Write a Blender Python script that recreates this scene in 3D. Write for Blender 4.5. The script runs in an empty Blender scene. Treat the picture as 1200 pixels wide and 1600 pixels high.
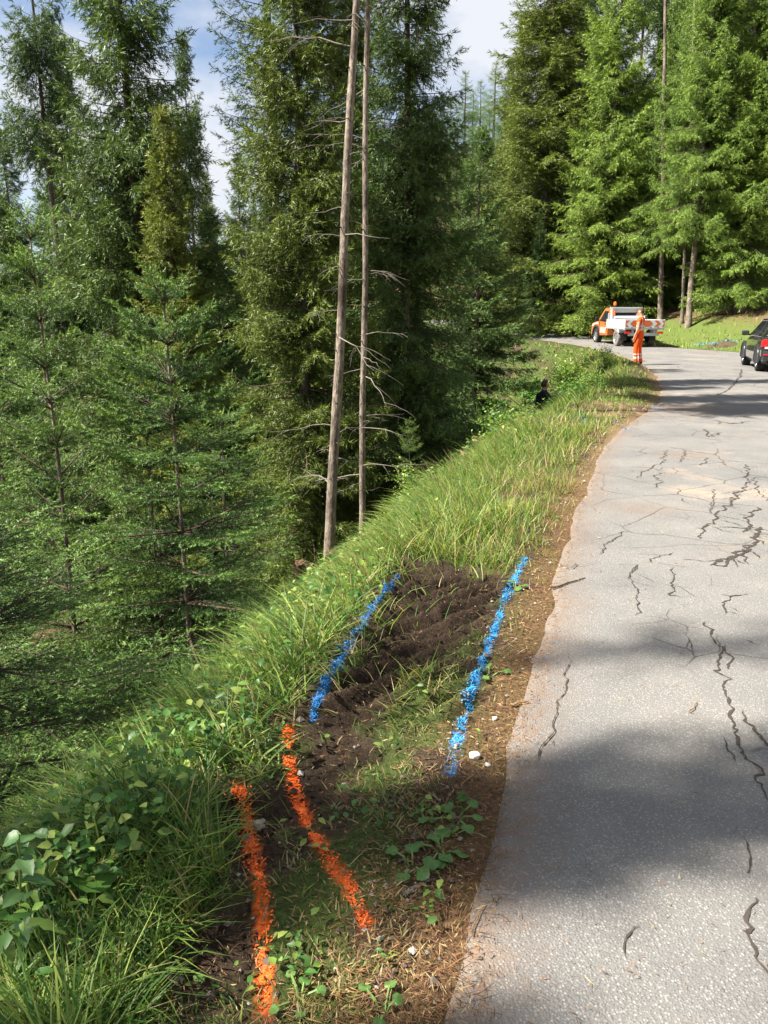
import bpy, bmesh, math
import numpy as np
from mathutils import Vector, Matrix

R_ = math.radians
SC = bpy.context.scene
COL = SC.collection

# ------------------------------------------------------------------ camera
CAM_H = 1.6
PITCH = R_(14.4)
FPX = 1208.0                      # focal length in pixels of the 1200x1600 photograph
cam_d = bpy.data.cameras.new('camera')
cam = bpy.data.objects.new('camera', cam_d)
COL.objects.link(cam)
cam.location = (0, 0, CAM_H)
cam.rotation_euler = (math.pi / 2 - PITCH, 0, 0)
cam_d.sensor_fit = 'VERTICAL'
cam_d.sensor_height = 36.0
cam_d.lens = 36.0 * FPX / 1600.0
cam_d.clip_start = 0.05
cam_d.clip_end = 3000
SC.camera = cam

# ------------------------------------------------------------------ light
SUN_EL = R_(50)
SUN_BACK = R_(12)                  # sun from the left, a little behind the camera
sv = Vector((-math.cos(SUN_EL) * math.cos(SUN_BACK), -math.cos(SUN_EL) * math.sin(SUN_BACK), math.sin(SUN_EL)))
sun_d = bpy.data.lights.new('sun', 'SUN')
sun_d.energy = 5.0
sun_d.angle = R_(0.53)
sun_d.color = (1.0, 0.94, 0.84)
sun = bpy.data.objects.new('sun', sun_d)
COL.objects.link(sun)
sun.rotation_euler = sv.to_track_quat('Z', 'Y').to_euler()
sun.location = (-20, -5, 30)

world = bpy.data.worlds.new('World')
SC.world = world
world.use_nodes = True
nt = world.node_tree
nt.nodes.clear()
w_out = nt.nodes.new('ShaderNodeOutputWorld')
w_bg = nt.nodes.new('ShaderNodeBackground')
w_sky = nt.nodes.new('ShaderNodeTexSky')
w_sky.sky_type = 'NISHITA'
w_sky.sun_disc = False
w_sky.sun_elevation = SUN_EL
w_sky.sun_rotation = math.atan2(sv.x, sv.y)
w_sky.altitude = 1200
w_bg.inputs['Strength'].default_value = 0.05
w_tc = nt.nodes.new('ShaderNodeTexCoord')
w_map = nt.nodes.new('ShaderNodeMapping')
w_map.inputs['Scale'].default_value = (1.0, 1.0, 2.2)
w_map.inputs['Location'].default_value = (0.35, 0.2, 0.1)
w_no = nt.nodes.new('ShaderNodeTexNoise')
w_no.inputs['Scale'].default_value = 2.6
w_no.inputs['Detail'].default_value = 9
w_no.inputs['Roughness'].default_value = 0.55
w_rmp = nt.nodes.new('ShaderNodeValToRGB')
w_rmp.color_ramp.elements[0].position = 0.38
w_rmp.color_ramp.elements[1].position = 0.56
w_mix = nt.nodes.new('ShaderNodeMix')
w_mix.data_type = 'RGBA'
w_mix.inputs[7].default_value = (5.0, 5.2, 5.6, 1)
nt.links.new(w_tc.outputs['Generated'], w_map.inputs['Vector'])
nt.links.new(w_map.outputs['Vector'], w_no.inputs['Vector'])
nt.links.new(w_no.outputs['Fac'], w_rmp.inputs['Fac'])
nt.links.new(w_rmp.outputs['Color'], w_mix.inputs[0])
nt.links.new(w_sky.outputs['Color'], w_mix.inputs[6])
nt.links.new(w_mix.outputs[2], w_bg.inputs['Color'])
nt.links.new(w_bg.outputs['Background'], w_out.inputs['Surface'])

vs = SC.view_settings
vs.view_transform = 'Standard'
vs.look = 'None'
vs.gamma = 1.0
vs.use_curve_mapping = False
vs.exposure = 1.8
SC.render.engine = 'CYCLES'
SC.cycles.max_bounces = 4
SC.cycles.diffuse_bounces = 2
SC.cycles.glossy_bounces = 2
SC.cycles.transmission_bounces = 4
SC.cycles.transparent_max_bounces = 6
SC.cycles.use_denoising = True

# ------------------------------------------------------------------ helpers: materials
def node_mat(name, rough=0.7, spec=0.3):
    m = bpy.data.materials.new(name)
    m.use_nodes = True
    t = m.node_tree
    b = t.nodes['Principled BSDF']
    b.inputs['Roughness'].default_value = rough
    b.inputs['Specular IOR Level'].default_value = spec
    return m, t, b

def N(t, typ, **kw):
    n = t.nodes.new(typ)
    for k, v in kw.items():
        if k in ('op',):
            n.operation = v
        elif k == 'dt':
            n.data_type = v
        elif k == 'blend':
            n.blend_type = v
        else:
            n.inputs[k].default_value = v
    return n

def mixc(t, fac, a, b, blend='MIX'):
    n = t.nodes.new('ShaderNodeMix')
    n.data_type = 'RGBA'
    n.blend_type = blend
    for sock, v in ((0, fac), (6, a), (7, b)):
        if hasattr(v, 'is_output'):
            t.links.new(v, n.inputs[sock])
        elif isinstance(v, (int, float)):
            n.inputs[sock].default_value = v
        else:
            n.inputs[sock].default_value = (*v, 1)
    return n.outputs[2]

def ramp(t, src, p0, p1, c0=(0, 0, 0), c1=(1, 1, 1)):
    n = t.nodes.new('ShaderNodeValToRGB')
    n.color_ramp.elements[0].position = p0
    n.color_ramp.elements[1].position = p1
    n.color_ramp.elements[0].color = (*c0, 1)
    n.color_ramp.elements[1].color = (*c1, 1)
    t.links.new(src, n.inputs['Fac'])
    return n.outputs['Color']

def bump(t, b, h, strength, dist):
    n = t.nodes.new('ShaderNodeBump')
    n.inputs['Strength'].default_value = strength
    n.inputs['Distance'].default_value = dist
    t.links.new(h, n.inputs['Height'])
    t.links.new(n.outputs['Normal'], b.inputs['Normal'])

def wpos(t):
    return t.nodes.new('ShaderNodeNewGeometry').outputs['Position']

def noise(t, vec, scale, detail=4, rough=0.55):
    n = N(t, 'ShaderNodeTexNoise', Scale=scale, Detail=detail, Roughness=rough)
    if vec is not None:
        t.links.new(vec, n.inputs['Vector'])
    return n.outputs['Fac']

def foliage_mat(name, trans=0.3, rough=0.55, spec=0.25, vary=0.25):
    """colour from the point attribute 'col', a little different on every object"""
    m, t, b = node_mat(name, rough, spec)
    at = t.nodes.new('ShaderNodeAttribute')
    at.attribute_name = 'col'
    oi = t.nodes.new('ShaderNodeObjectInfo')
    hs = t.nodes.new('ShaderNodeHueSaturation')
    mr = N(t, 'ShaderNodeMapRange')
    mr.inputs['To Min'].default_value = 1 - vary
    mr.inputs['To Max'].default_value = 1 + vary
    t.links.new(oi.outputs['Random'], mr.inputs['Value'])
    t.links.new(mr.outputs['Result'], hs.inputs['Value'])
    mr2 = N(t, 'ShaderNodeMapRange')
    mr2.inputs['To Min'].default_value = 0.5 + vary * 0.06
    mr2.inputs['To Max'].default_value = 0.5 - vary * 0.06
    t.links.new(oi.outputs['Random'], mr2.inputs['Value'])
    t.links.new(mr2.outputs['Result'], hs.inputs['Hue'])
    t.links.new(at.outputs['Color'], hs.inputs['Color'])
    t.links.new(hs.outputs['Color'], b.inputs['Base Color'])
    tr = t.nodes.new('ShaderNodeBsdfTranslucent')
    br = mixc(t, 1.0, hs.outputs['Color'], (1.5, 1.6, 0.7), 'MULTIPLY')
    t.links.new(br, tr.inputs['Color'])
    ms = t.nodes.new('ShaderNodeMixShader')
    ms.inputs['Fac'].default_value = trans
    t.links.new(b.outputs['BSDF'], ms.inputs[1])
    t.links.new(tr.outputs['BSDF'], ms.inputs[2])
    t.links.new(ms.outputs['Shader'], t.nodes['Material Output'].inputs['Surface'])
    return m

def bark_mat(name, c0, c1, scale=9.0):
    m, t, b = node_mat(name, 0.9, 0.1)
    tc = t.nodes.new('ShaderNodeTexCoord')
    mp = t.nodes.new('ShaderNodeMapping')
    mp.inputs['Scale'].default_value = (3.0, 3.0, 0.9)
    t.links.new(tc.outputs['Object'], mp.inputs['Vector'])
    n1 = noise(t, mp.outputs['Vector'], scale, 6, 0.65)
    n2 = noise(t, tc.outputs['Object'], 2.0, 3)
    c = mixc(t, ramp(t, n1, 0.35, 0.65), c0, c1)
    c = mixc(t, ramp(t, n2, 0.45, 0.7), c, tuple(v * 0.6 for v in c0))
    t.links.new(c, b.inputs['Base Color'])
    bump(t, b, n1, 0.9, 0.03)
    return m

def plain_mat(name, col, rough=0.5, spec=0.4, metal=0.0, var=0.12, scale=20, coat=0.0):
    m, t, b = node_mat(name, rough, spec)
    tc = t.nodes.new('ShaderNodeTexCoord')
    n1 = noise(t, tc.outputs['Object'], scale, 5)
    c = mixc(t, n1, tuple(v * (1 - var) for v in col), tuple(min(1, v * (1 + var)) for v in col))
    t.links.new(c, b.inputs['Base Color'])
    b.inputs['Metallic'].default_value = metal
    b.inputs['Coat Weight'].default_value = coat
    return m

# ------------------------------------------------------------------ helpers: meshes and objects
def np_mesh(name, V, F, col=None, mats=(), smooth=True, midx=None):
    """V (n,3); F (m,3) or (m,4) int array, or list of such arrays; col (n,3)"""
    me = bpy.data.meshes.new(name)
    V = np.ascontiguousarray(V, dtype=np.float32)
    Fs = F if isinstance(F, list) else [F]
    Fs = [np.asarray(f, dtype=np.int32) for f in Fs if len(f)]
    me.vertices.add(len(V))
    me.vertices.foreach_set('co', V.ravel())
    nl = sum(f.size for f in Fs)
    npoly = sum(len(f) for f in Fs)
    me.loops.add(nl)
    me.loops.foreach_set('vertex_index', np.concatenate([f.ravel() for f in Fs]))
    me.polygons.add(npoly)
    tot = np.concatenate([np.full(len(f), f.shape[1], np.int32) for f in Fs])
    start = np.concatenate([[0], np.cumsum(tot)[:-1]]).astype(np.int32)
    me.polygons.foreach_set('loop_start', start)
    if midx is not None:
        me.polygons.foreach_set('material_index', np.asarray(midx, np.int32))
    me.update(calc_edges=True)
    if not smooth:
        me.shade_flat()
    if col is not None:
        a = me.attributes.new('col', 'FLOAT_COLOR', 'POINT')
        c4 = np.ones((len(V), 4), np.float32)
        c4[:, :3] = col
        a.data.foreach_set('color', c4.ravel())
    for m in mats:
        me.materials.append(m)
    return me

def link(name, me, parent=None, loc=(0, 0, 0), rot=(0, 0, 0), scale=(1, 1, 1)):
    o = bpy.data.objects.new(name, me)
    COL.objects.link(o)
    o.location = loc
    o.rotation_euler = rot
    o.scale = scale
    if parent is not None:
        o.parent = parent
    return o

def tag(o, label=None, cat=None, group=None, kind=None):
    if label:
        o['label'] = label
    if cat:
        o['category'] = cat
    if group:
        o['group'] = group
    if kind:
        o['kind'] = kind
    return o

def thing(name, label, cat, loc=(0, 0, 0), rot=(0, 0, 0), scale=(1, 1, 1), group=None):
    return tag(link(name, None, None, loc, rot, scale), label, cat, group)

class MB:
    """collects simple solids, then becomes ONE mesh"""
    def __init__(s):
        s.v, s.f = [], []
    def add(s, vs_, fs_):
        o = len(s.v)
        s.v += [tuple(v) for v in vs_]
        s.f += [[i + o for i in f] for f in fs_]
        return s
    def box(s, c, d, rx=0, ry=0, rz=0):
        M = Matrix.Translation(c) @ Matrix.Rotation(rz, 4, 'Z') @ Matrix.Rotation(ry, 4, 'Y') @ Matrix.Rotation(rx, 4, 'X')
        x, y, z = d[0] / 2, d[1] / 2, d[2] / 2
        p = [M @ Vector(q) for q in ((-x, -y, -z), (x, -y, -z), (x, y, -z), (-x, y, -z), (-x, -y, z), (x, -y, z), (x, y, z), (-x, y, z))]
        return s.add(p, [(3, 2, 1, 0), (4, 5, 6, 7), (0, 1, 5, 4), (1, 2, 6, 5), (2, 3, 7, 6), (3, 0, 4, 7)])
    def prism(s, poly, a0, a1, axis='x'):
        n = len(poly)
        def mk(p, a):
            return (a, p[0], p[1]) if axis == 'x' else ((p[0], a, p[1]) if axis == 'y' else (p[0], p[1], a))
        vs_ = [mk(p, a0) for p in poly] + [mk(p, a1) for p in poly]
        fs_ = [list(range(n))[::-1], [i + n for i in range(n)]]
        fs_ += [[i, (i + 1) % n, (i + 1) % n + n, i + n] for i in range(n)]
        return s.add(vs_, fs_)
    def tube(s, pts, rad, n=8):
        P = [Vector(p) for p in pts]
        rr = rad if isinstance(rad, (list, tuple)) else [rad] * len(P)
        vs_, fs_ = [], []
        for i, p in enumerate(P):
            d = (P[min(i + 1, len(P) - 1)] - P[max(i - 1, 0)]).normalized()
            u = d.cross(Vector((0.13, 0.31, 1) if abs(d.z) < .9 else (1, .1, 0))).normalized()
            w = d.cross(u)
            for k in range(n):
                a = 2 * math.pi * k / n
                vs_.append(p + (u * math.cos(a) + w * math.sin(a)) * rr[i])
        for i in range(len(P) - 1):
            for k in range(n):
                fs_.append([i * n + k, i * n + (k + 1) % n, (i + 1) * n + (k + 1) % n, (i + 1) * n + k])
        fs_.append(list(range(n))[::-1])
        fs_.append([(len(P) - 1) * n + k for k in range(n)])
        return s.add(vs_, fs_)
    def lathe(s, prof, c, axis='x', n=24):
        """prof: (radius, height along axis); open ends closed if radius 0"""
        vs_, fs_ = [], []
        for r, h in prof:
            for k in range(n):
                a = 2 * math.pi * k / n
                p, q = r * math.cos(a), r * math.sin(a)
                v = (h, p, q) if axis == 'x' else ((p, h, q) if axis == 'y' else (p, q, h))
                vs_.append((v[0] + c[0], v[1] + c[1], v[2] + c[2]))
        for i in range(len(prof) - 1):
            for k in range(n):
                fs_.append([i * n + k, i * n + (k + 1) % n, (i + 1) * n + (k + 1) % n, (i + 1) * n + k])
        return s.add(vs_, fs_)
    def build(s, name, mat, parent=None, bevel=0.0, smooth=False, loc=(0, 0, 0), rot=(0, 0, 0)):
        me = bpy.data.meshes.new(name)
        me.from_pydata(s.v, [], s.f)
        bm = bmesh.new()
        bm.from_mesh(me)
        bmesh.ops.recalc_face_normals(bm, faces=bm.faces)
        bm.to_mesh(me)
        bm.free()
        me.update()
        if not smooth:
            me.shade_flat()
        me.materials.append(mat)
        o = link(name, me, parent, loc, rot)
        if bevel:
            b = o.modifiers.new('bevel', 'BEVEL')
            b.width = bevel
            b.segments = 2
            b.limit_method = 'ANGLE'
        return o

def hash2(ix, iy, seed):
    h = np.sin(ix * 127.1 + iy * 311.7 + seed * 74.7) * 43758.5453
    return h - np.floor(h)

def vnoise(x, y, scale, seed=0):
    x = np.asarray(x, float) * scale
    y = np.asarray(y, float) * scale
    ix, iy = np.floor(x), np.floor(y)
    fx, fy = x - ix, y - iy
    fx = fx * fx * (3 - 2 * fx)
    fy = fy * fy * (3 - 2 * fy)
    a, b = hash2(ix, iy, seed), hash2(ix + 1, iy, seed)
    c, d = hash2(ix, iy + 1, seed), hash2(ix + 1, iy + 1, seed)
    return (a * (1 - fx) + b * fx) * (1 - fy) + (c * (1 - fx) + d * fx) * fy

def fbm(x, y, scale, oct_=3, seed=0):
    s, a, t = 0, 1.0, 0
    for o in range(oct_):
        s = s + a * vnoise(x, y, scale * 2 ** o, seed + o * 7)
        t += a
        a *= 0.5
    return s / t

def sstep(a, b, x):
    t = np.clip((x - a) / (b - a), 0, 1)
    return t * t * (3 - 2 * t)

def norm(v):
    return v / np.maximum(np.linalg.norm(v, axis=-1, keepdims=True), 1e-9)

# ------------------------------------------------------------------ measuring: where a pixel of the photograph meets the ground
cP, sP = math.cos(PITCH), math.sin(PITCH)
def ray(px, py):
    u, v = (px - 600) / FPX, (800 - py) / FPX
    return u, cP + v * sP, -sP + v * cP

def on_plane(px, py, z=0.0):
    x, y, d = ray(px, py)
    t = (z - CAM_H) / d
    return x * t, y * t

def at_depth(px, py, Y):
    x, y, d = ray(px, py)
    t = Y / y
    return x * t, Y, CAM_H + d * t

# ------------------------------------------------------------------ terrain
EDGE_L = np.array([(-1.9, -5), (-0.42, -0.6), (0.13, 1.45), (0.62, 3.1), (1.28, 5.3), (2.0, 7.4), (2.79, 9.6), (3.7, 11.6), (4.9, 14.0),
                   (6.1, 17.2), (7.1, 20.6), (8.0, 24.5), (8.8, 28), (9.2, 31), (9.5, 35), (9.5, 39), (8.5, 43.6), (7.2, 47.3), (5, 50), (1, 52.5),
                   (-6, 55.5), (-20, 59), (-60, 70), (-200, 110)], float)
EDGE_R = np.array([(3.0, -5), (4.3, -0.6), (5.2, 2.5), (6.0, 5.3), (7.0, 8), (8.4, 11.6), (10.0, 15.4), (12.2, 20.4), (14.0, 25.0), (15.2, 29.0), (15.5, 31.6),
                   (14.9, 33.8), (13.7, 36.6), (12.9, 40), (12.0, 44.5), (10.6, 48.2), (8.6, 51.7), (5, 55), (-1, 58.5), (-8, 61),
                   (-20, 64.5), (-60, 75.5), (-200, 115)], float)

def smooth_poly(P, n=6):
    """Catmull-Rom through the points"""
    out = []
    for i in range(len(P) - 1):
        p0, p1, p2, p3 = P[max(i - 1, 0)], P[i], P[i + 1], P[min(i + 2, len(P) - 1)]
        for k in range(n):
            t = k / n
            out.append(0.5 * ((2 * p1) + (-p0 + p2) * t + (2 * p0 - 5 * p1 + 4 * p2 - p3) * t * t + (-p0 + 3 * p1 - 3 * p2 + p3) * t ** 3))
    out.append(P[-1])
    return np.array(out)

SL, SR = smooth_poly(EDGE_L), smooth_poly(EDGE_R)

def sdist(P, x, y):
    """distance to polyline; positive on its left side (walking along it)"""
    x = np.asarray(x, float).ravel()
    y = np.asarray(y, float).ravel()
    best = np.full(x.shape, 1e18)
    sgn = np.ones(x.shape)
    for i in range(len(P) - 1):
        ax, ay = P[i]
        dx, dy = P[i + 1] - P[i]
        L2 = dx * dx + dy * dy
        t = np.clip(((x - ax) * dx + (y - ay) * dy) / L2, 0, 1)
        ex, ey = x - (ax + t * dx), y - (ay + t * dy)
        d2 = ex * ex + ey * ey
        m = d2 < best
        best = np.where(m, d2, best)
        sgn = np.where(m, np.sign(dx * ey - dy * ex + 1e-12), sgn)
    return np.sqrt(best) * sgn

def zr(y):
    return np.interp(y, [-20, 33, 39, 44.5, 48, 51.5, 55, 70, 110, 300], [0, 0, .08, .22, .5, .8, 1.1, 2.0, 3.0, 4.0])

def crest(y):
    return np.interp(y, [0, 1.5, 2.6, 5, 9, 13, 15, 18, 22, 27, 40, 60], [.9, .92, .98, 1.02, 1.0, 1.35, 1.4, 1.1, .95, 1.2, 2.0, 2.0])

# the bare soil: outline seen in the photograph, on the verge
SOIL_PX = [(640, 870), (730, 885), (785, 925), (765, 985), (700, 1030), (640, 1075), (600, 1120), (590, 1170), (560, 1220), (490, 1290), (455, 1350),
           (430, 1400), (400, 1470), (410, 1600), (250, 1600), (240, 1490), (330, 1430), (385, 1390), (360, 1300), (290, 1262), (360, 1235), (420, 1215), (455, 1160), (500, 1110), (540, 1050), (580, 970), (615, 905)]
SOIL = np.array([on_plane(*p) for p in SOIL_PX])

def inside(P, x, y):
    x = np.asarray(x, float).ravel()
    y = np.asarray(y, float).ravel()
    c = np.zeros(x.shape, bool)
    n = len(P)
    for i in range(n):
        x1, y1 = P[i]
        x2, y2 = P[(i + 1) % n]
        m = ((y1 > y) != (y2 > y)) & (x < (x2 - x1) * (y - y1) / (y2 - y1 + 1e-12) + x1)
        c ^= m
    return c

def soil_mask(x, y):
    """1 deep inside the bare soil, 0 outside, ragged between"""
    x = np.asarray(x, float).ravel()
    y = np.asarray(y, float).ravel()
    d = np.abs(sdist(np.vstack([SOIL, SOIL[:1]]), x, y))
    d = np.where(inside(SOIL, x, y), d, -d)
    return sstep(-0.05, 0.09, d + (fbm(x, y, 9, 3, 3) - 0.5) * 0.22)

TR_A, TR_B = np.array(on_plane(600, 1110)), np.array(on_plane(700, 905))     # the wheel track runs from A to B
_td = (TR_B - TR_A) / np.linalg.norm(TR_B - TR_A)
_tn = np.array([-_td[1], _td[0]])

def lug_relief(x, y):
    u = (x - TR_A[0]) * _td[0] + (y - TR_A[1]) * _td[1]
    v = (x - TR_A[0]) * _tn[0] + (y - TR_A[1]) * _tn[1]
    Lt = np.linalg.norm(TR_B - TR_A)
    m = sstep(-0.25, 0.1, u) * (1 - sstep(Lt - .1, Lt + 0.2, u)) * (1 - sstep(0.30, 0.44, np.abs(v + 0.02)))
    ph = ((x - TR_A[0]) * -.62 + (y - TR_A[1]) * .785) / 0.118 + (fbm(x, y, 4, 2, 21) - .5) * 0.25
    w = ph - np.floor(ph)
    saw = np.where(w < 0.72, w / 0.72, (1 - w) / 0.28)
    return m * (saw - 0.55) * 0.11 * (0.6 + 0.8 * vnoise(x, y, 6, 31)) - m * 0.02

def ground_z(x, y, micro=True, d=None):
    shp = np.shape(x)
    x = np.asarray(x, float).ravel()
    y = np.asarray(y, float).ravel()
    dl = sdist(SL, x, y) if d is None else d[0]
    dr = -sdist(SR, x, y) if d is None else d[1]
    base = zr(y)
    wob = (fbm(x, y, 0.35, 3, 5) - 0.5) * np.clip(dl, 0, 6) * 0.22
    e = np.maximum(dl - crest(y) + wob, 0)
    drop = np.interp(e, [0, .25, .6, 1, 2, 4, 6, 10, 16, 30, 60, 150, 400], [0, .10, .40, .80, 1.70, 3.3, 4.5, 6.1, 7.6, 9.5, 12, 18, 26])
    mound = 0.09 * sstep(0.05, 0.7, dl) * (1 - sstep(1.2, 2.8, dl)) * sstep(11, 17, y) + 0.16 * np.exp(-((x - 7.0) / 1.1) ** 2 - ((y - 22.5) / 2.0) ** 2)
    mound = mound - .42 * np.exp(-(((x - 4.0) / 1.3) ** 2 + ((y - 19.8) / 2.2) ** 2))
    zl = base - drop + mound + 0.02 * sstep(0, .3, dl)
    f = np.maximum(dr - 0.25, 0)
    rise = np.interp(f, [0, .6, 1.6, 2.6, 3.6, 6, 12, 30, 80, 200], [0, .06, .38, .95, 1.35, 1.7, 3.4, 9.0, 24, 40])
    rise = rise * (0.22 + 0.78 * sstep(-25, 10, x))
    zz = np.where(dl > 0, zl, np.where(dr > 0, base + rise, base - 0.07 * sstep(0, 0.25, np.minimum(-dl, -dr))))
    near = 1 - sstep(10, 20, y)
    if micro:
        bumps = (fbm(x, y, 3.5, 3, 11) - .5) * 0.07 + (fbm(x, y, 16, 3, 12) - .5) * 0.035 * near
        off = np.maximum(dl, dr)
        zz = zz + bumps * sstep(0.02, 0.5, off) + (fbm(x, y, 0.5, 3, 14) - .5) * 0.5 * sstep(1.5, 6, off)
        m = soil_mask(x, y) * (y < 8)
        zz = zz + m * ((fbm(x, y, 22, 3, 15) - .5) * 0.025 - 0.02)
        zz = zz + lug_relief(x, y) * (y < 8)
        hx, hy = on_plane(345, 1262)                      # a spadeful dug out beside the orange cross
        zz = zz - 0.10 * np.exp(-(((x - hx) / .14) ** 2 + ((y - hy + .06) / .07) ** 2))
    return zz.reshape(shp)

def gz(x, y):
    return float(ground_z(np.array([x]), np.array([y]))[0])

def grow(start, step, fac, limit):
    out, p = [], start
    while abs(p) < limit:
        step *= fac
        p += step
        out.append(p)
    return out

xs = np.concatenate([np.array(grow(-2.4, -0.03, 1.055, 420))[::-1], np.arange(-2.4, -1.0, .026), np.arange(-1.0, 1.1, .0175), np.arange(1.1, 1.7, .026), np.array(grow(1.7, 0.03, 1.05, 420))])
ys = np.concatenate([np.array(grow(0.9, -0.05, 1.15, 60))[::-1], np.arange(0.9, 2.3, .026), np.arange(2.3, 5.3, .0175), np.arange(5.3, 6.2, .026), np.array(grow(6.2, 0.028, 1.05, 480))])
GX, GY = np.meshgrid(xs, ys)
gx, gy = GX.ravel(), GY.ravel()
g_dl, g_dr = sdist(SL, gx, gy), -sdist(SR, gx, gy)
gzv = ground_z(gx, gy, True, (g_dl, g_dr))
nx, ny = len(xs), len(ys)
ii = np.arange(nx * ny).reshape(ny, nx)
GF = np.stack([ii[:-1, :-1].ravel(), ii[:-1, 1:].ravel(), ii[1:, 1:].ravel(), ii[1:, :-1].ravel()], 1)

def lerp3(a, b, t):
    return np.asarray(a) * (1 - t[:, None]) + np.asarray(b) * t[:, None]

soil_c, turf_c, litter_c = np.array((.037, .026, .018)), np.array((.055, .075, .022)), np.array((.13, .078, .042))
needle_c, moss_c, bright_c = np.array((.075, .048, .028)), np.array((.035, .05, .014)), np.array((.085, .115, .03))
n_a = fbm(gx, gy, 1.2, 3, 41)
n_b = fbm(gx, gy, 7, 3, 42)
gc = lerp3(turf_c, soil_c * 1.6, sstep(.42, .65, n_b))
gc = gc * (1 - sstep(1.5, 5, g_dl - crest(gy))[:, None]) + lerp3(moss_c, needle_c, sstep(.38, .6, n_a)) * sstep(1.5, 5, g_dl - crest(gy))[:, None]
# needle litter along the edge of the road
lit = 0.8 * (1 - sstep(0.05, 0.27, np.abs(g_dl) + (n_b - .5) * .3)) * (gy < 30)
gc = gc * (1 - lit[:, None]) + lerp3(litter_c, (.21, .15, .085), sstep(5, 11, gy)) * lit[:, None]
# right hand bank: bright grass, then bare brown soil, then the forest floor
br = sstep(0, .3, g_dr)
bank = lerp3(bright_c, needle_c * 1.6, sstep(2.8, 4.2, g_dr + (n_a - .5) * 2.5))
bank = bank * (1 - sstep(5, 9, g_dr)[:, None]) + lerp3(needle_c, moss_c, sstep(.5, .7, n_a)) * sstep(5, 9, g_dr)[:, None]
gc = gc * (1 - br[:, None]) + bank * br[:, None]
# open soil where the track crosses the far verge
e1 = np.exp(-(((gx - 4.2) / 1.5) ** 2 + ((gy - 13.0) / 1.2) ** 2))
e1 = sstep(.35, .6, e1 + (n_b - .5) * .4)
gc = gc * (1 - e1[:, None]) + lerp3((.075, .052, .034), (.20, .145, .085), sstep(.4, .62, n_b)) * e1[:, None]
sm = soil_mask(gx, gy) * (gy < 8)
gc = gc * (1 - sm[:, None]) + soil_c * sm[:, None]

PAINT = {}
def paint_poly(name, pts):
    PAINT[name] = np.array([on_plane(*p) for p in pts])
paint_poly('blue_r', [(822, 875), (790, 935), (768, 1000), (745, 1060), (722, 1130), (708, 1180), (704, 1212)])
paint_poly('blue_l', [(620, 903), (585, 950), (565, 985), (545, 1020), (520, 1060), (498, 1095), (487, 1130)])
paint_poly('orange_r', [(452, 1140), (450, 1180), (462, 1235), (480, 1285), (510, 1345), (540, 1390), (575, 1455)])
paint_poly('orange_l', [(372, 1232), (385, 1265), (392, 1310), (402, 1370), (412, 1440), (412, 1510), (415, 1590)])

for nm_, pc in (('blue_r', (.04, .30, .70)), ('blue_l', (.05, .22, .58)), ('orange_r', (.85, .14, .02)), ('orange_l', (.85, .14, .02))):
    sel = (gy > 1) & (gy < 5.5) & (np.abs(gx) < 1.3)
    dp = np.full(gx.shape, 9.0)
    dp[sel] = np.abs(sdist(PAINT[nm_], gx[sel], gy[sel]))
    am = (1 - sstep(.004, .026, dp + (fbm(gx, gy, 22, 2, 45) - .5) * .02)) * sstep(.36, .56, fbm(gx, gy, 14, 3, 46)) * .95
    gc = gc * (1 - am[:, None]) + np.array(pc) * am[:, None]

m_ground, t, b = node_mat('soil_and_turf', 0.95, 0.08)
at = t.nodes.new('ShaderNodeAttribute')
at.attribute_name = 'col'
pos = wpos(t)
nz = noise(t, pos, 55, 6, 0.7)
c = mixc(t, 1.0, at.outputs['Color'], ramp(t, nz, 0.3, 0.75, (.45, .45, .45), (1.7, 1.65, 1.6)), 'MULTIPLY')
vo = N(t, 'ShaderNodeTexVoronoi', Scale=90.0)
t.links.new(pos, vo.inputs['Vector'])
peb = ramp(t, vo.outputs['Distance'], 0.10, 0.16, (1, 1, 1), (0, 0, 0))
wn = t.nodes.new('ShaderNodeMath')
wn.operation = 'GREATER_THAN'
wn.inputs[1].default_value = 0.86
sp_ = t.nodes.new('ShaderNodeSeparateColor')
t.links.new(vo.outputs['Color'], sp_.inputs['Color'])
t.links.new(sp_.outputs['Red'], wn.inputs[0])
pf = t.nodes.new('ShaderNodeMath')
pf.operation = 'MULTIPLY'
t.links.new(wn.outputs[0], pf.inputs[0])
t.links.new(peb, pf.inputs[1])
c = mixc(t, pf.outputs[0], c, (.22, .19, .16))
t.links.new(c, b.inputs['Base Color'])
bump(t, b, nz, 0.9, 0.02)
ground = link('ground', np_mesh('ground', np.stack([gx, gy, gzv], 1), GF, gc, [m_ground]))
tag(ground, 'grassy verge and wooded slope falling away left of the road', 'ground', kind='structure')

# ------------------------------------------------------------------ road
m_asph, t, b = node_mat('old_asphalt', 0.82, 0.25)
pos = wpos(t)
v1 = N(t, 'ShaderNodeTexVoronoi', Scale=125.0)
t.links.new(pos, v1.inputs['Vector'])
sc_ = t.nodes.new('ShaderNodeSeparateColor')
t.links.new(v1.outputs['Color'], sc_.inputs['Color'])
stone = ramp(t, v1.outputs['Distance'], 0.25, 0.55, (1, 1, 1), (0, 0, 0))
bright = ramp(t, sc_.outputs['Red'], 0.45, 1.0, (.11, .105, .10), (.46, .44, .41))
c = mixc(t, stone, (.098, .094, .09), bright)
nf = noise(t, pos, 260, 3, 0.6)
c = mixc(t, 0.55, c, ramp(t, nf, 0.25, 0.75, (.09, .088, .085), (.32, .31, .295)))
nl_ = noise(t, pos, 1.1, 5, 0.6)
c = mixc(t, 1.0, c, ramp(t, nl_, 0.3, 0.7, (.72, .73, .755), (1.10, 1.08, 1.04)), 'MULTIPLY')
ns = noise(t, pos, 0.45, 6, 0.68)                                   # sandy stains
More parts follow.
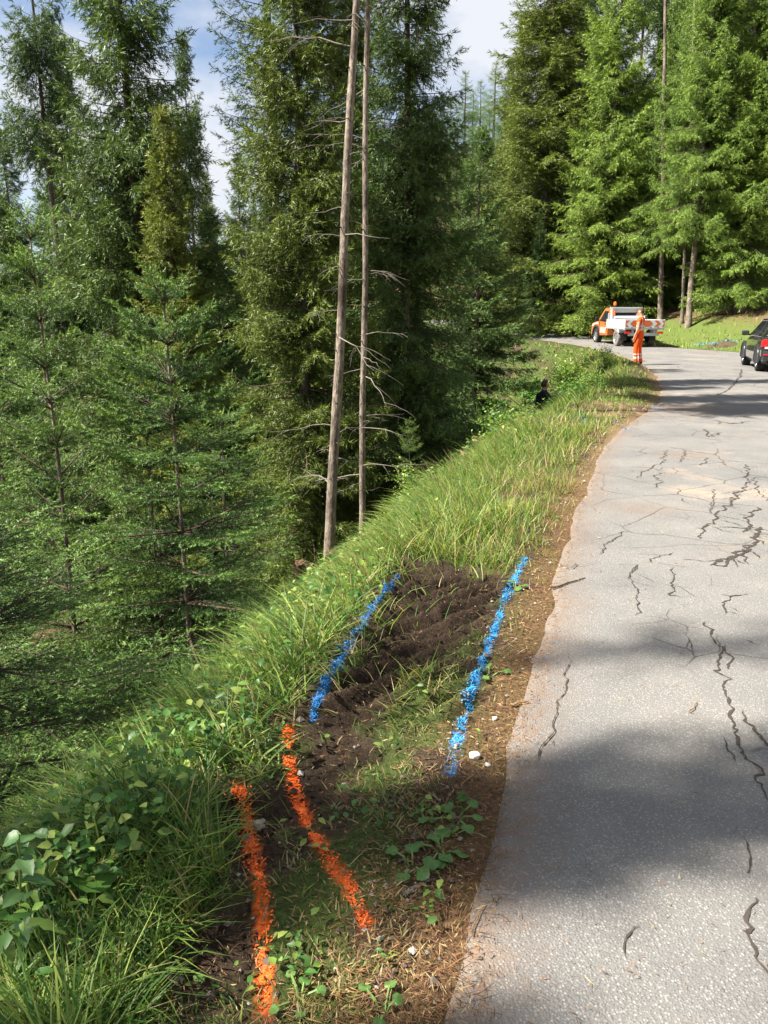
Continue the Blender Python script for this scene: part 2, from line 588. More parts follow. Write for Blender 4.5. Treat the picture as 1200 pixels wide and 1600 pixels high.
c = mixc(t, ramp(t, ns, 0.56, 0.70, (0, 0, 0), (.55, .55, .55)), c, (.36, .28, .19))
nd = noise(t, pos, 2.3, 7, 0.7)
c = mixc(t, ramp(t, nd, 0.66, 0.74, (0, 0, 0), (.55, .55, .55)), c, (.085, .075, .065))
# web of hairline cracks
nw = N(t, 'ShaderNodeTexNoise', Scale=3.2, Detail=6.0)
t.links.new(pos, nw.inputs['Vector'])
wv = mixc(t, 0.16, pos, nw.outputs['Color'], 'ADD')
vc = t.nodes.new('ShaderNodeTexVoronoi')
vc.feature = 'DISTANCE_TO_EDGE'
vc.inputs['Scale'].default_value = 1.3
t.links.new(wv, vc.inputs['Vector'])
hair = ramp(t, vc.outputs['Distance'], 0.003, 0.012, (1, 1, 1), (0, 0, 0))
nm = noise(t, pos, 0.6, 3)
hm = ramp(t, nm, 0.46, 0.56)
hmul = mixc(t, 1.0, hair, hm, 'MULTIPLY')
sxyz = t.nodes.new('ShaderNodeSeparateXYZ')
t.links.new(pos, sxyz.inputs[0])
far_ = t.nodes.new('ShaderNodeMapRange')
far_.inputs['From Min'].default_value = 4.5
far_.inputs['From Max'].default_value = 6.0
t.links.new(sxyz.outputs['Y'], far_.inputs['Value'])                 # the surface is crazed only beyond the first metres
hmul = mixc(t, 1.0, hmul, far_.outputs['Result'], 'MULTIPLY')
c = mixc(t, hmul, c, (.055, .048, .042))
vd = t.nodes.new('ShaderNodeTexVoronoi')
vd.feature = 'DISTANCE_TO_EDGE'
vd.inputs['Scale'].default_value = 3.4
t.links.new(wv, vd.inputs['Vector'])
nm2 = noise(t, pos, 0.9, 4)
c = mixc(t, mixc(t, 1.0, ramp(t, vd.outputs['Distance'], 0.004, 0.02, (1, 1, 1), (0, 0, 0)), ramp(t, nm2, 0.56, 0.64), 'MULTIPLY'), c, (.06, .052, .045))
at = t.nodes.new('ShaderNodeAttribute')
at.attribute_name = 'col'                                           # red channel: brown dust washed in from the verge
sa = t.nodes.new('ShaderNodeSeparateColor')
t.links.new(at.outputs['Color'], sa.inputs['Color'])
dn = noise(t, pos, 18, 5, 0.7)
dm = t.nodes.new('ShaderNodeMath')
dm.operation = 'MULTIPLY'
t.links.new(sa.outputs['Red'], dm.inputs[0])
t.links.new(ramp(t, dn, 0.3, 0.7), dm.inputs[1])
c = mixc(t, dm.outputs[0], c, (.16, .10, .06))
t.links.new(c, b.inputs['Base Color'])
hb = mixc(t, 0.5, stone, nf)
bump(t, b, hb, 0.55, 0.006)

def resample(P, n):
    s = np.concatenate([[0], np.cumsum(np.linalg.norm(np.diff(P, axis=0), axis=1))])
    return s / s[-1]
# match left and right edges by nearest index so that cross lines stay square to the road
cl = SL[:]
ql = []
step_y = np.concatenate([np.arange(-4, 12, 0.09), np.arange(12, 30, 0.2), np.arange(30, 56, 0.4)])
sl_s = np.concatenate([[0], np.cumsum(np.linalg.norm(np.diff(SL, axis=0), axis=1))])
sr_s = np.concatenate([[0], np.cumsum(np.linalg.norm(np.diff(SR, axis=0), axis=1))])
par_l = np.interp(np.linspace(0, len(EDGE_L) - 1, len(SL)), np.arange(len(EDGE_L)), np.arange(len(EDGE_L)))
key_l = np.concatenate([[0], np.cumsum(np.linalg.norm(np.diff(EDGE_L, axis=0), axis=1))])
# corresponding arc lengths on the two edges
pairs = [((-1.9, -5), (3.0, -5)), ((0.13, 1.45), (4.9, 1.4)), ((1.28, 5.3), (5.9, 5.0)), ((2.79, 9.6), (7.3, 8.7)), ((4.9, 14.0), (9.3, 13.7)), ((7.1, 20.6), (12.0, 20.0)),
         ((8.8, 28), (15.0, 28.2)), ((9.5, 35), (13.9, 36.2)), ((9.5, 39), (12.8, 40.5)), ((8.5, 43.6), (11.5, 46)), ((7.2, 47.3), (9.6, 50)), ((5, 50), (7, 53.2)),
         ((1, 52.5), (2, 57)), ((-6, 55.5), (-7, 60.6)), ((-20, 59), (-20, 64.5)), ((-60, 70), (-60, 75.5))]
def arc_of(P, s, q):
    return s[np.argmin(((P - np.array(q)) ** 2).sum(1))]
al = [arc_of(SL, sl_s, p) for p, q in pairs]
ar = [arc_of(SR, sr_s, q) for p, q in pairs]
ulen = np.concatenate([np.arange(0, 19, 0.08), np.arange(19, 36, 0.2), np.arange(36, al[-1], 0.5)])
lx, ly = np.interp(ulen, sl_s, SL[:, 0]), np.interp(ulen, sl_s, SL[:, 1])
ra = np.interp(ulen, al, ar)
rx, ry = np.interp(ra, sr_s, SR[:, 0]), np.interp(ra, sr_s, SR[:, 1])
wob = (fbm(lx, ly, 2.2, 4, 71) - .5) * 0.16 * np.clip(ulen / 5, 0, 1)
dxn = norm(np.stack([rx - lx, ry - ly], 1))
lx, ly = lx + dxn[:, 0] * wob, ly + dxn[:, 1] * wob
vv = np.concatenate([[0, .012, .03, .06], np.linspace(.1, 1, 26)])
RX = lx[:, None] * (1 - vv) + rx[:, None] * vv
RY = ly[:, None] * (1 - vv) + ry[:, None] * vv
RZ = zr(RY) + 0.004 + (fbm(RX.ravel(), RY.ravel(), 0.8, 3, 72).reshape(RX.shape) - .5) * 0.03 * np.minimum(1, vv * 8) - 0.006 * (vv < 0.005)
# skirts down into the ground on both sides
RX = np.concatenate([RX[:, :1] - dxn[:, :1] * .01, RX, RX[:, -1:]], 1)
RY = np.concatenate([RY[:, :1] - dxn[:, 1:] * .01, RY, RY[:, -1:]], 1)
RZ = np.concatenate([RZ[:, :1] - .1, RZ, RZ[:, -1:] - .1], 1)
vcol = np.concatenate([[1], 1 - sstep(0, .055, vv), [.6]])
dust = np.repeat(vcol[None], len(RX), 0)
dust = np.maximum(dust, 0.9 * np.exp(-(((RX - 5.0) / 1.3) ** 2 + ((RY - 13.4) / .8) ** 2)))
dust = np.maximum(dust, 0.75 * np.exp(-(((RX - 2.15) / .28) ** 2 + ((RY - 6.35) / .22) ** 2)))
dust = np.maximum(dust, 0.6 * np.exp(-(((RX - 3.5) / .35) ** 2 + ((RY - 8.9) / .25) ** 2)))
dc = np.zeros((RX.size, 3))
dc[:, 0] = dust.ravel()
nr, nc = RX.shape
ii = np.arange(nr * nc).reshape(nr, nc)
RF = np.stack([ii[:-1, :-1].ravel(), ii[:-1, 1:].ravel(), ii[1:, 1:].ravel(), ii[1:, :-1].ravel()], 1)
road = link('road', np_mesh('road', np.stack([RX.ravel(), RY.ravel(), RZ.ravel()], 1), RF, dc, [m_asph]))
tag(road, 'narrow cracked grey asphalt mountain road bending left', 'road', kind='structure')

def road_z(x, y):
    return zr(y) + 0.004 + (fbm(np.atleast_1d(x), np.atleast_1d(y), 0.8, 3, 72) - .5) * 0.03

rng = np.random.default_rng(7)
m_crack, t, b = node_mat('crack_dirt', 0.95, 0.05)
pos = wpos(t)
c = mixc(t, noise(t, pos, 30, 5, .7), (.026, .023, .021), (.085, .07, .058))
t.links.new(c, b.inputs['Base Color'])
def zA(l): return [(700 + x / 2.134, 850 + y / 2.134) for x, y in l]
def zB(l): return [(850 + x / 3.4286, 560 + y / 3.4286) for x, y in l]
CR = [(zA([(415, 400), (390, 430), (400, 490), (370, 570), (340, 650), (300, 730)]), .010), (zA([(635, 75), (600, 120), (625, 160), (640, 210), (632, 245)]), .013),
      (zA([(845, 260), (880, 310), (900, 345), (915, 380), (905, 420), (925, 470), (930, 540), (955, 620), (970, 660), (1010, 710), (1040, 790), (1090, 850)]), .019),
      (zA([(795, 315), (805, 350), (825, 375)]), .010), (zA([(1000, 560), (1030, 600), (1045, 650), (1090, 720)]), .022), (zA([(900, 640), (925, 690), (950, 730)]), .012),
      (zA([(975, 985), (1000, 1060), (1010, 1110)]), .014), (zA([(1010, 1160), (1010, 1190), (995, 1240), (1030, 1300), (1050, 1380), (1075, 1470)]), .018), (zA([(610, 1260), (600, 1320), (580, 1370), (590, 1400)]), .012),
      (zA([(1020, 0), (960, 45), (880, 80)]), .03), (zA([(750, 85), (755, 130), (740, 180), (780, 190)]), .014), (zA([(990, 175), (950, 180), (930, 235)]), .018),
      (zA([(980, 320), (1045, 350)]), .016), (zA([(935, 350), (940, 400), (935, 430)]), .016),
      (zB([(1150, 900), (1130, 930), (1110, 990), (1050, 1040), (990, 1080), (890, 1110)]), .05), (zB([(1045, 720), (990, 790), (930, 840), (880, 900), (830, 970)]), .028),
      (zB([(920, 700), (905, 780), (930, 800)]), .016), (zB([(1160, 800), (1090, 850), (1100, 910), (1060, 940)]), .035), (zB([(440, 930), (380, 970), (320, 1010), (310, 1060)]), .014),
      (zB([(690, 1050), (620, 1075), (570, 1085), (590, 1110)]), .014), (zB([(510, 1110), (460, 1160)]), .012), (zB([(660, 490), (630, 560), (560, 600), (490, 640)]), .02),
      (zB([(620, 610), (600, 630), (625, 660), (585, 695)]), .018), (zB([(760, 490), (730, 560)]), .02), (zB([(870, 530), (850, 580)]), .02),
      (zB([(1080, 570), (1090, 620), (1080, 690), (1000, 760)]), .026), (zB([(1060, 60), (1050, 100), (1000, 160), (930, 200)]), .05), (zB([(960, 400), (880, 420), (870, 380)]), .035),
      (zB([(70, 1110), (130, 1140), (170, 1110)]), .014), (zB([(900, 330), (1000, 350), (1100, 340)]), .05), (zB([(740, 745), (760, 780)]), .013), (zB([(1130, 640), (1140, 720), (1200, 760)]), .02)]
CRW = []
for pts, wd in CR:                                                   # short side branches make a network of each crack
    Q = np.array([on_plane(*p) for p in pts])
    CRW.append([(Q, wd)])
    for i_ in range(len(Q) - 1):
        for _ in range(int(rng.integers(0, 3)) if Q[i_][1] > 4.2 else 0):
            p_ = Q[i_] + (Q[i_ + 1] - Q[i_]) * rng.random()
            d_ = (Q[i_ + 1] - Q[i_]) / (np.linalg.norm(Q[i_ + 1] - Q[i_]) + 1e-9)
            an = rng.choice([-1, 1]) * rng.uniform(.5, 1.3)
            dd = np.array([d_[0] * math.cos(an) - d_[1] * math.sin(an), d_[0] * math.sin(an) + d_[1] * math.cos(an)])
            L_ = rng.uniform(.05, .22) * (1 + Q[i_][1] * .06)
            CRW[-1].append((np.array([p_, p_ + dd * L_ * .5 + rng.normal(0, .012, 2), p_ + dd * L_]), wd * .42))
def crack_strip(Q, wd):
    seg = np.linalg.norm(np.diff(Q, axis=0), axis=1)
    s = np.concatenate([[0], np.cumsum(seg)])
    n = max(8, int(s[-1] / 0.013))
    u = np.linspace(0, s[-1], n)
    px_, py_ = np.interp(u, s, Q[:, 0]), np.interp(u, s, Q[:, 1])
    k = rng.normal(0, 1, (n, 2))
    ker = np.array([.25, .5, .25])
    kk_ = rng.normal(0, 1, (n // 5 + 2, 2))
    big_ = np.stack([np.interp(np.arange(n) / 5, np.arange(len(kk_)), kk_[:, i]) for i in (0, 1)], 1)
    jit = np.stack([np.convolve(k[:, i], ker, 'same') for i in (0, 1)], 1) * min(.010, wd * .45) + big_ * min(.022, wd * .9)
    px_, py_ = px_ + jit[:, 0], py_ + jit[:, 1]
    tx, ty = np.gradient(px_), np.gradient(py_)
    ll = np.hypot(tx, ty) + 1e-9
    nxx, nyy = -ty / ll, tx / ll
    w_ = wd * 0.36 * (0.25 + 0.9 * rng.random(n)) * np.minimum(1, np.minimum(np.arange(n), np.arange(n)[::-1]) / 4 + .12)
    w2 = w_ * (0.5 + rng.random(n))
    ax_, ay_, bx_, by_ = px_ + nxx * w_, py_ + nyy * w_, px_ - nxx * w2, py_ - nyy * w2
    V = np.concatenate([np.stack([ax_, ay_, road_z(ax_, ay_) + .0035], 1), np.stack([bx_, by_, road_z(bx_, by_) + .0035], 1)])
    i = np.arange(n - 1)
    return V, np.stack([i, i + n, i + n + 1, i + 1], 1)
for grp in CRW:
    Vs_, Fs_, o_ = [], [], 0
    for Q, wd in grp:
        V, F = crack_strip(Q, wd)
        V[:, 2] += .0004 * len(Vs_)
        Vs_.append(V)
        Fs_.append(F + o_)
        o_ += len(V)
    link('crack', np_mesh('crack', np.concatenate(Vs_), np.concatenate(Fs_), None, [m_crack]), road)

# ------------------------------------------------------------------ trees
m_needle = foliage_mat('spruce_needles', 0.13, 0.5, 0.3, 0.18)
m_larch = foliage_mat('larch_needles', 0.35, 0.6, 0.2, 0.15)
m_bark = bark_mat('spruce_bark', (.095, .072, .056), (.33, .275, .225))
m_bark_d = bark_mat('larch_bark', (.075, .058, .048), (.17, .135, .115))
m_twig = bark_mat('dead_twigs', (.17, .14, .115), (.30, .27, .235), 20)
m_twig_b = bark_mat('brown_twigs', (.085, .06, .042), (.15, .11, .08), 20)
UP = np.array((0, 0, 1.0))

def blades(P, D, Ls, k, nl, w, g, col, spread=0.62, tipw=0.0):
    """k slim needle tufts along each shoot; returns V (n*k*3,3), colours"""
    n = len(P)
    u = (np.arange(k)[None] + g.random((n, k))) / k
    base = P[:, None] + D[:, None] * (Ls[:, None] * u)[..., None]
    rv = g.normal(0, 1, (n, k, 3))
    Dk = np.repeat(D[:, None], k, 1)
    perp = norm(rv - (rv * Dk).sum(-1, keepdims=True) * Dk)
    tip = norm(Dk * 0.78 + perp * spread)
    ln = nl * g.uniform(.7, 1.25, (n, k))
    side = norm(np.cross(tip, g.normal(0, 1, (n, k, 3)))) * (w * 0.5 * g.uniform(.7, 1.2, (n, k)))[..., None]
    end = base + tip * ln[..., None]
    V = np.stack([base - side, base + side, end], 2)
    c = np.repeat(np.repeat(col[:, None, None], k, 1), 3, 2)
    return V.reshape(-1, 3), c.reshape(-1, 3)

def quads(V):
    return np.arange(len(V)).reshape(-1, 4)

def tubes(P, Rd, n=4):
    """P (b,m,3) polylines, Rd (b,m) radii -> verts, quads"""
    b_, m_ = P.shape[:2]
    T = norm(np.gradient(P, axis=1))
    ref = np.where(np.abs(T[..., 2:3]) > .9, np.array((1.0, .1, 0)), np.array((.1, .05, 1.0)))
    U = norm(np.cross(T, ref))
    W = np.cross(T, U)
    a = np.arange(n) * 2 * math.pi / n
    V = P[:, :, None] + (U[:, :, None] * np.cos(a)[:, None] + W[:, :, None] * np.sin(a)[:, None]) * Rd[:, :, None, None]
    idx = np.arange(b_ * m_ * n).reshape(b_, m_, n)
    r = np.roll(idx, -1, 2)
    F = np.stack([idx[:, :-1], r[:, :-1], r[:, 1:], idx[:, 1:]], -1).reshape(-1, 4)
    return V.reshape(-1, 3), F

def conifer(seed, H, Rr, clear=0.08, nb=200, p=0.85, e_low=-.12, e_top=.75, droop=.45, upturn=.25, twig_sp=.14, twig_max=.55, hang=.5,
            shoot_sp=.1, shoot=.14, k=5, nl=.07, w=.018, c_old=(.028, .06, .018), c_new=(.07, .13, .03), trunk_r=None, r_top=.012, lean=0.0,
            bow=.0, whorl=0.0, flat=1.0, gap=0.0, dead=0, tw_r=.004, skew=0.0, low=.55, spread=.62):
    """a conifer at the origin: meshes for trunk, limbs (all the boughs) and crown"""
    g = np.random.default_rng(seed)
    tr = trunk_r or H * 0.011
    zt = np.linspace(0, 1, 26)
    def axis(z):
        t_ = z / H
        return np.stack([lean * z + bow * H * np.sin(t_ * math.pi) * .5 + .02 * np.sin(z * 1.1 + seed), 0.015 * np.sin(z * .9 + seed * 2), z], -1)
    tp = axis(zt * H)
    rad = tr * (1 - zt) ** 0.85 + r_top + tr * .55 * np.exp(-zt * H / .25)
    tp[0, 2] -= 0.5
    tv, tf = tubes(tp[None], rad[None], 12)
    # bark flutes
    ang = np.arctan2(tv[:, 1] - np.repeat(tp[:, 1], 12), tv[:, 0] - np.repeat(tp[:, 0], 12))
    tv[:, 0] += np.cos(ang) * np.repeat(rad, 12) * .09 * np.sin(ang * 5 + tv[:, 2] * 2)
    tv[:, 1] += np.sin(ang) * np.repeat(rad, 12) * .09 * np.sin(ang * 5 + tv[:, 2] * 2)
    # boughs
    t = g.random(nb) ** (1.0 - skew)
    if whorl:
        t = np.round(t * H * (1 - clear) / whorl) * whorl / (H * (1 - clear)) + g.normal(0, .006, nb)
    t = np.clip(t, 0, .985)
    if gap:
        zone = vnoise(t * H, np.zeros(nb), .7, seed)
        t = t[zone > gap]
    nb = len(t)
    h = H * (clear + (1 - clear) * t)
    L = Rr * ((1 - t) ** p) * np.minimum(1, low + t * 2.2) * g.uniform(.62, 1.15, nb) + .10
    az = np.arange(nb) * 2.39996 + g.normal(0, .35, nb)
    e0 = e_low + (e_top - e_low) * t ** 1.6 + g.normal(0, .07, nb)
    dr = droop * (1 - t * .8) * g.uniform(.7, 1.3, nb)
    up = upturn * g.uniform(.6, 1.4, nb)
    O = axis(h)
    rad_dir = np.stack([np.cos(az), np.sin(az), np.zeros(nb)], 1)
    lat_dir = np.stack([-np.sin(az), np.cos(az), np.zeros(nb)], 1)
    curve = g.normal(0, .12, nb)
    def bp(i, s):
        L_ = L[i]
        z = L_ * (e0[i] * s - dr[i] * s ** 2 + up[i] * s ** 3)
        return O[i] + rad_dir[i] * (L_ * s * .97)[:, None] + lat_dir[i] * (L_ * curve[i] * s * s)[:, None] + UP * z[:, None]
    def bt(i, s):
        dz = e0[i] - 2 * dr[i] * s + 3 * up[i] * s ** 2
        return norm(rad_dir[i] * .97 + lat_dir[i] * (2 * curve[i] * s)[:, None] + UP * dz[:, None])
    ss = np.linspace(0, 1, 6)
    ib = np.repeat(np.arange(nb), 6)
    BP = bp(ib, np.tile(ss, nb)).reshape(nb, 6, 3)
    br_ = (0.006 + .009 * L)[:, None] * (1 - ss * .85)[None]
    bv, bf = tubes(BP, br_, 3)
    # twigs
    n2 = np.maximum(2, np.ceil(L / twig_sp).astype(int)) * 2
    ti = np.repeat(np.arange(nb), n2)
    j = np.concatenate([np.arange(q) for q in n2])
    s = np.clip(.05 + .95 * (j // 2 + g.random(len(j)) * .7) / (n2[ti] / 2), 0, .99)
    side = np.where(j % 2, 1.0, -1.0)
    T0 = bp(ti, s)
    tg = bt(ti, s)
    TD = norm(tg * g.uniform(.5, .95, len(j))[:, None] + lat_dir[ti] * (side * g.uniform(.55, .95, len(j)))[:, None] - UP * (hang * g.uniform(.3, 1.2, len(j)))[:, None] + g.normal(0, .08, (len(j), 3)))
    TL = np.minimum(twig_max, L[ti] * (1.02 - s) * .62 + .05) * g.uniform(.55, 1.15, len(j))
    # the tip of each bough is a twig as well
    T0 = np.concatenate([T0, bp(np.arange(nb), np.full(nb, .9))])
    TD = np.concatenate([TD, bt(np.arange(nb), np.full(nb, .95))])
    TL = np.concatenate([TL, np.minimum(.3, .12 + .12 * L)])
    s = np.concatenate([s, np.full(nb, 1.0)])
    # shoots
    n3 = np.maximum(1, np.ceil(TL / shoot_sp).astype(int))
    si = np.repeat(np.arange(len(TL)), n3)
    j3 = np.concatenate([np.arange(q) for q in n3])
    v = (j3 + .4 + .5 * g.random(len(j3))) / n3[si]
    S0 = T0[si] + TD[si] * (TL[si] * v)[:, None] - UP * (hang * .25 * TL[si] * v * v)[:, None]
    lat2 = norm(np.cross(TD[si], UP + g.normal(0, .25 / max(flat, .1), (len(si), 3))))
    sd = np.where(j3 % 2, 1.0, -1.0) * np.where(v > .93, .1, 1)
    SD = norm(TD[si] * .8 + lat2 * (sd * g.uniform(.45, .8, len(si)))[:, None] - UP * (hang * .35 * g.random(len(si)))[:, None] + g.normal(0, .10, (len(si), 3)))
    SLn = shoot * g.uniform(.6, 1.2, len(si))
    # and one shoot per twig lying along it
    S0 = np.concatenate([S0, T0])
    SD = np.concatenate([SD, TD])
    SLn = np.concatenate([SLn, TL * 1.05])
    new = np.concatenate([np.clip(v * .55 + s[si] * .5 - .25, 0, 1), s * .5]) * g.uniform(.5, 1.1, len(S0))
    col_ = lerp3(c_old, c_new, new) * g.uniform(.75, 1.25, (len(S0), 1))
    V, C_ = blades(S0, SD, SLn, k, nl, w, g, col_, spread)
    # leader
    m = max(20, int(H * 3))
    zz_ = g.uniform(H * .9 if H > 8 else H * .86, H, m)
    lv, lc = blades(axis(zz_) , norm(g.normal(0, .5, (m, 3)) + UP * 1.2), np.full(m, shoot), k, nl, w, g, np.repeat(np.array(c_new)[None], m, 0))
    V, C_ = np.concatenate([V, lv]), np.concatenate([C_, lc])
    me_t = np_mesh('trunk', tv, tf)
    tw = np.stack([T0, T0 + TD * (TL * .5)[:, None] - UP * (hang * .06 * TL)[:, None], T0 + TD * TL[:, None] - UP * (hang * .25 * TL)[:, None]], 1)
    if tw_r:
        wv_, wf_ = tubes(tw, np.repeat(np.array([[1, .7, .3]]) * tw_r, len(tw), 0), 3)
        bv, bf = np.concatenate([bv, wv_]), np.concatenate([bf, wf_ + len(bv)])
    me_b = np_mesh('limbs', bv, bf)
    me_c = np_mesh('crown', V, np.arange(len(V)).reshape(-1, 3), C_)
    return me_t, me_b, me_c

def dead_boughs(seed, z0, z1, n, Lmax, axis, r0=.011, sub=5, droop=.3, az_fn=None):
    """bare snags on the lower stem: boughs with a few crooked side twigs"""
    g = np.random.default_rng(seed)
    P, Rr, G_ = [], [], []
    for i in range(n):
        G_.append([len(P)])
        z = g.uniform(z0, z1)
        a = g.uniform(0, 6.28) if az_fn is None else az_fn(g)
        L = Lmax * g.uniform(.25, 1)
        s = np.linspace(0, 1, 7)
        d = np.array((math.cos(a), math.sin(a), 0))
        la = np.array((-math.sin(a), math.cos(a), 0))
        e = g.uniform(-.2, .25)
        pts = axis(z) + np.outer(s * L, d) + np.outer(L * (e * s - droop * s ** 2 + .12 * s ** 4), UP) + np.outer(np.cumsum(g.normal(0, .025 * L, 7)), la) + np.outer(np.cumsum(g.normal(0, .02 * L, 7)), UP)
        P.append(pts)
        Rr.append(r0 * (.5 + .6 * L / Lmax) * (1 - .85 * s))
        for q in range(g.integers(0, sub + 1)):
            k0 = g.integers(2, 6)
            l2 = L * g.uniform(.15, .45)
            dd = norm(d * .7 + la * g.choice([-1, 1]) * .7 - UP * g.uniform(-.1, .6))
            pp = pts[k0] + np.outer(s * l2, dd) + np.outer(np.cumsum(g.normal(0, .03 * l2, 7)), la) - np.outer(s * s * l2 * .25, UP)
            P.append(pp)
            Rr.append(r0 * .45 * (1 - .8 * s))
            G_[-1].append(len(P) - 1)
    out = []
    for grp in G_:
        v, f = tubes(np.array([P[q] for q in grp]), np.array([Rr[q] for q in grp]), 4)
        out.append(np_mesh('dead_branch', v, f, None, [m_twig]))
    return out

DK = dict(c_old=(.048, .085, .024), c_new=(.12, .19, .04))
OLV = dict(c_old=(.085, .115, .022), c_new=(.22, .26, .042))
BRT = dict(c_old=(.10, .165, .03), c_new=(.25, .36, .055))
KINDS = {
    'young_a': conifer(11, 5.4, 1.45, .03, 140, .9, .14, .8, .16, .10, .105, .30, .08, .075, .11, 19, .026, .0068, whorl=.36, trunk_r=.026, r_top=.005, tw_r=.002, flat=3, spread=.85, c_old=(.042, .092, .026), c_new=(.24, .37, .065)),
    'young_b': conifer(12, 3.9, 1.3, .03, 120, .8, .06, .75, .20, .12, .105, .30, .10, .075, .11, 19, .026, .0068, whorl=.33, trunk_r=.02, r_top=.005, tw_r=.002, flat=3, spread=.85, c_old=(.042, .092, .026), c_new=(.25, .38, .065)),
    'tall_a': conifer(13, 19, 2.6, .04, 400, .75, -.2, .7, .5, .3, .16, .60, 1.05, .135, .20, 9, .12, .021, trunk_r=.14, low=.85, tw_r=0, **DK),
    'tall_b': conifer(14, 17, 2.4, .03, 390, .8, -.15, .7, .42, .3, .155, .56, .85, .13, .19, 9, .115, .020, trunk_r=.12, low=.9, tw_r=0, **OLV),
    'tall_c': conifer(15, 18, 2.9, .06, 330, .7, -.25, .6, .55, .35, .175, .66, 1.2, .14, .21, 9, .125, .022, gap=.12, trunk_r=.14, low=.8, tw_r=0, **DK),
    'dense': conifer(16, 9.5, 2.4, .02, 280, .9, -.05, .75, .35, .2, .15, .48, .45, .12, .16, 8, .10, .019, low=.9, tw_r=0, c_old=(.045, .085, .024), c_new=(.12, .20, .04)),
    'bright': conifer(17, 19, 3.2, .05, 400, .8, -.05, .6, .42, .28, .17, .60, .75, .14, .20, 8, .13, .024, trunk_r=.13, low=.85, tw_r=0, **BRT),
    'larch': conifer(18, 19, 2.7, .1, 170, .6, .0, .5, .35, .25, .20, .6, .7, .13, .16, 8, .09, .015, c_old=(.085, .14, .045), c_new=(.15, .23, .08), trunk_r=.24, tw_r=0),
}
for kname, (a_, b_, c_) in KINDS.items():
    a_.materials.append(m_bark_d if kname in ('larch', 'tall_c', 'tall_a', 'tall_b', 'bright') else m_bark)
    b_.materials.append(m_twig_b)
    c_.materials.append(m_larch if kname == 'larch' else m_needle)

def plant_tree(kind, x, y, h, label, group=None, rz=0.0, wide=1.0, name='spruce_tree', sink=.05, tilt=0.0):
    me = KINDS[kind]
    h0 = {'young_a': 5.4, 'young_b': 3.9, 'tall_a': 19, 'tall_b': 17, 'tall_c': 18, 'dense': 9.5, 'bright': 19, 'larch': 19}[kind]
    s = h / h0
    o = thing(name, label, 'tree', (x, y, gz(x, y) - sink), (0, tilt, rz), (s * wide, s * wide, s), group)
    for n_, m_ in zip(('trunk', 'branches', 'crown'), me):
        q_ = link(n_, m_, o)
        if n_ != 'trunk':
            q_['kind'] = 'stuff'
    return o

def tree_px(kind, px, Y, top, label, group=None, rz=0.0, wide=1.0, name='spruce_tree', tilt=0.0):
    """stand a tree Y metres ahead so that its tip reaches the height seen at pixel (px, top)"""
    x, _, zt = at_depth(px, top, Y)
    # column of the foot from the eye level row
    h = zt - gz(x, Y)
    return plant_tree(kind, x, Y, h, label, group, rz, wide, name, tilt=tilt)

# young spruces close by on the left slope
tree_px('young_a', 45, 7.0, 322, 'slim young spruce with bright tips at the left edge, nearest of the tall saplings', None, .4, .95, 'young_spruce')
tree_px('young_b', 256, 6.4, 432, 'young spruce with a long bare leader in the left foreground, taller of the close pair', None, 1.1, 1.0, 'young_spruce')
tree_px('young_b', 221, 6.9, 545, 'shorter young spruce crowding the left side of the long-leadered one', None, 2.6, .9, 'young_spruce')
tree_px('young_b', -70, 3.7, 770, 'dark young spruce whose drooping boughs reach in at the lower left edge', None, 2.2, 1.9, 'young_spruce')
tree_px('young_b', -20, 10.0, 560, 'small shaded spruce behind the boughs at the left edge', None, .7, 1.2, 'young_spruce')
tree_px('young_b', 345, 10.5, 640, 'bushy young spruce in the hollow behind the close pair of saplings', None, 3.0, 1.3, 'young_spruce')
tree_px('young_b', 640, 14.5, 655, 'small leafy-looking spruce sapling right of the two bare trunks', None, .3, .8, 'young_spruce')
tree_px('young_b', 690, 16.5, 590, 'thin spruce sapling under the drooping spruce beside the bank', None, 1.3, .7, 'young_spruce')

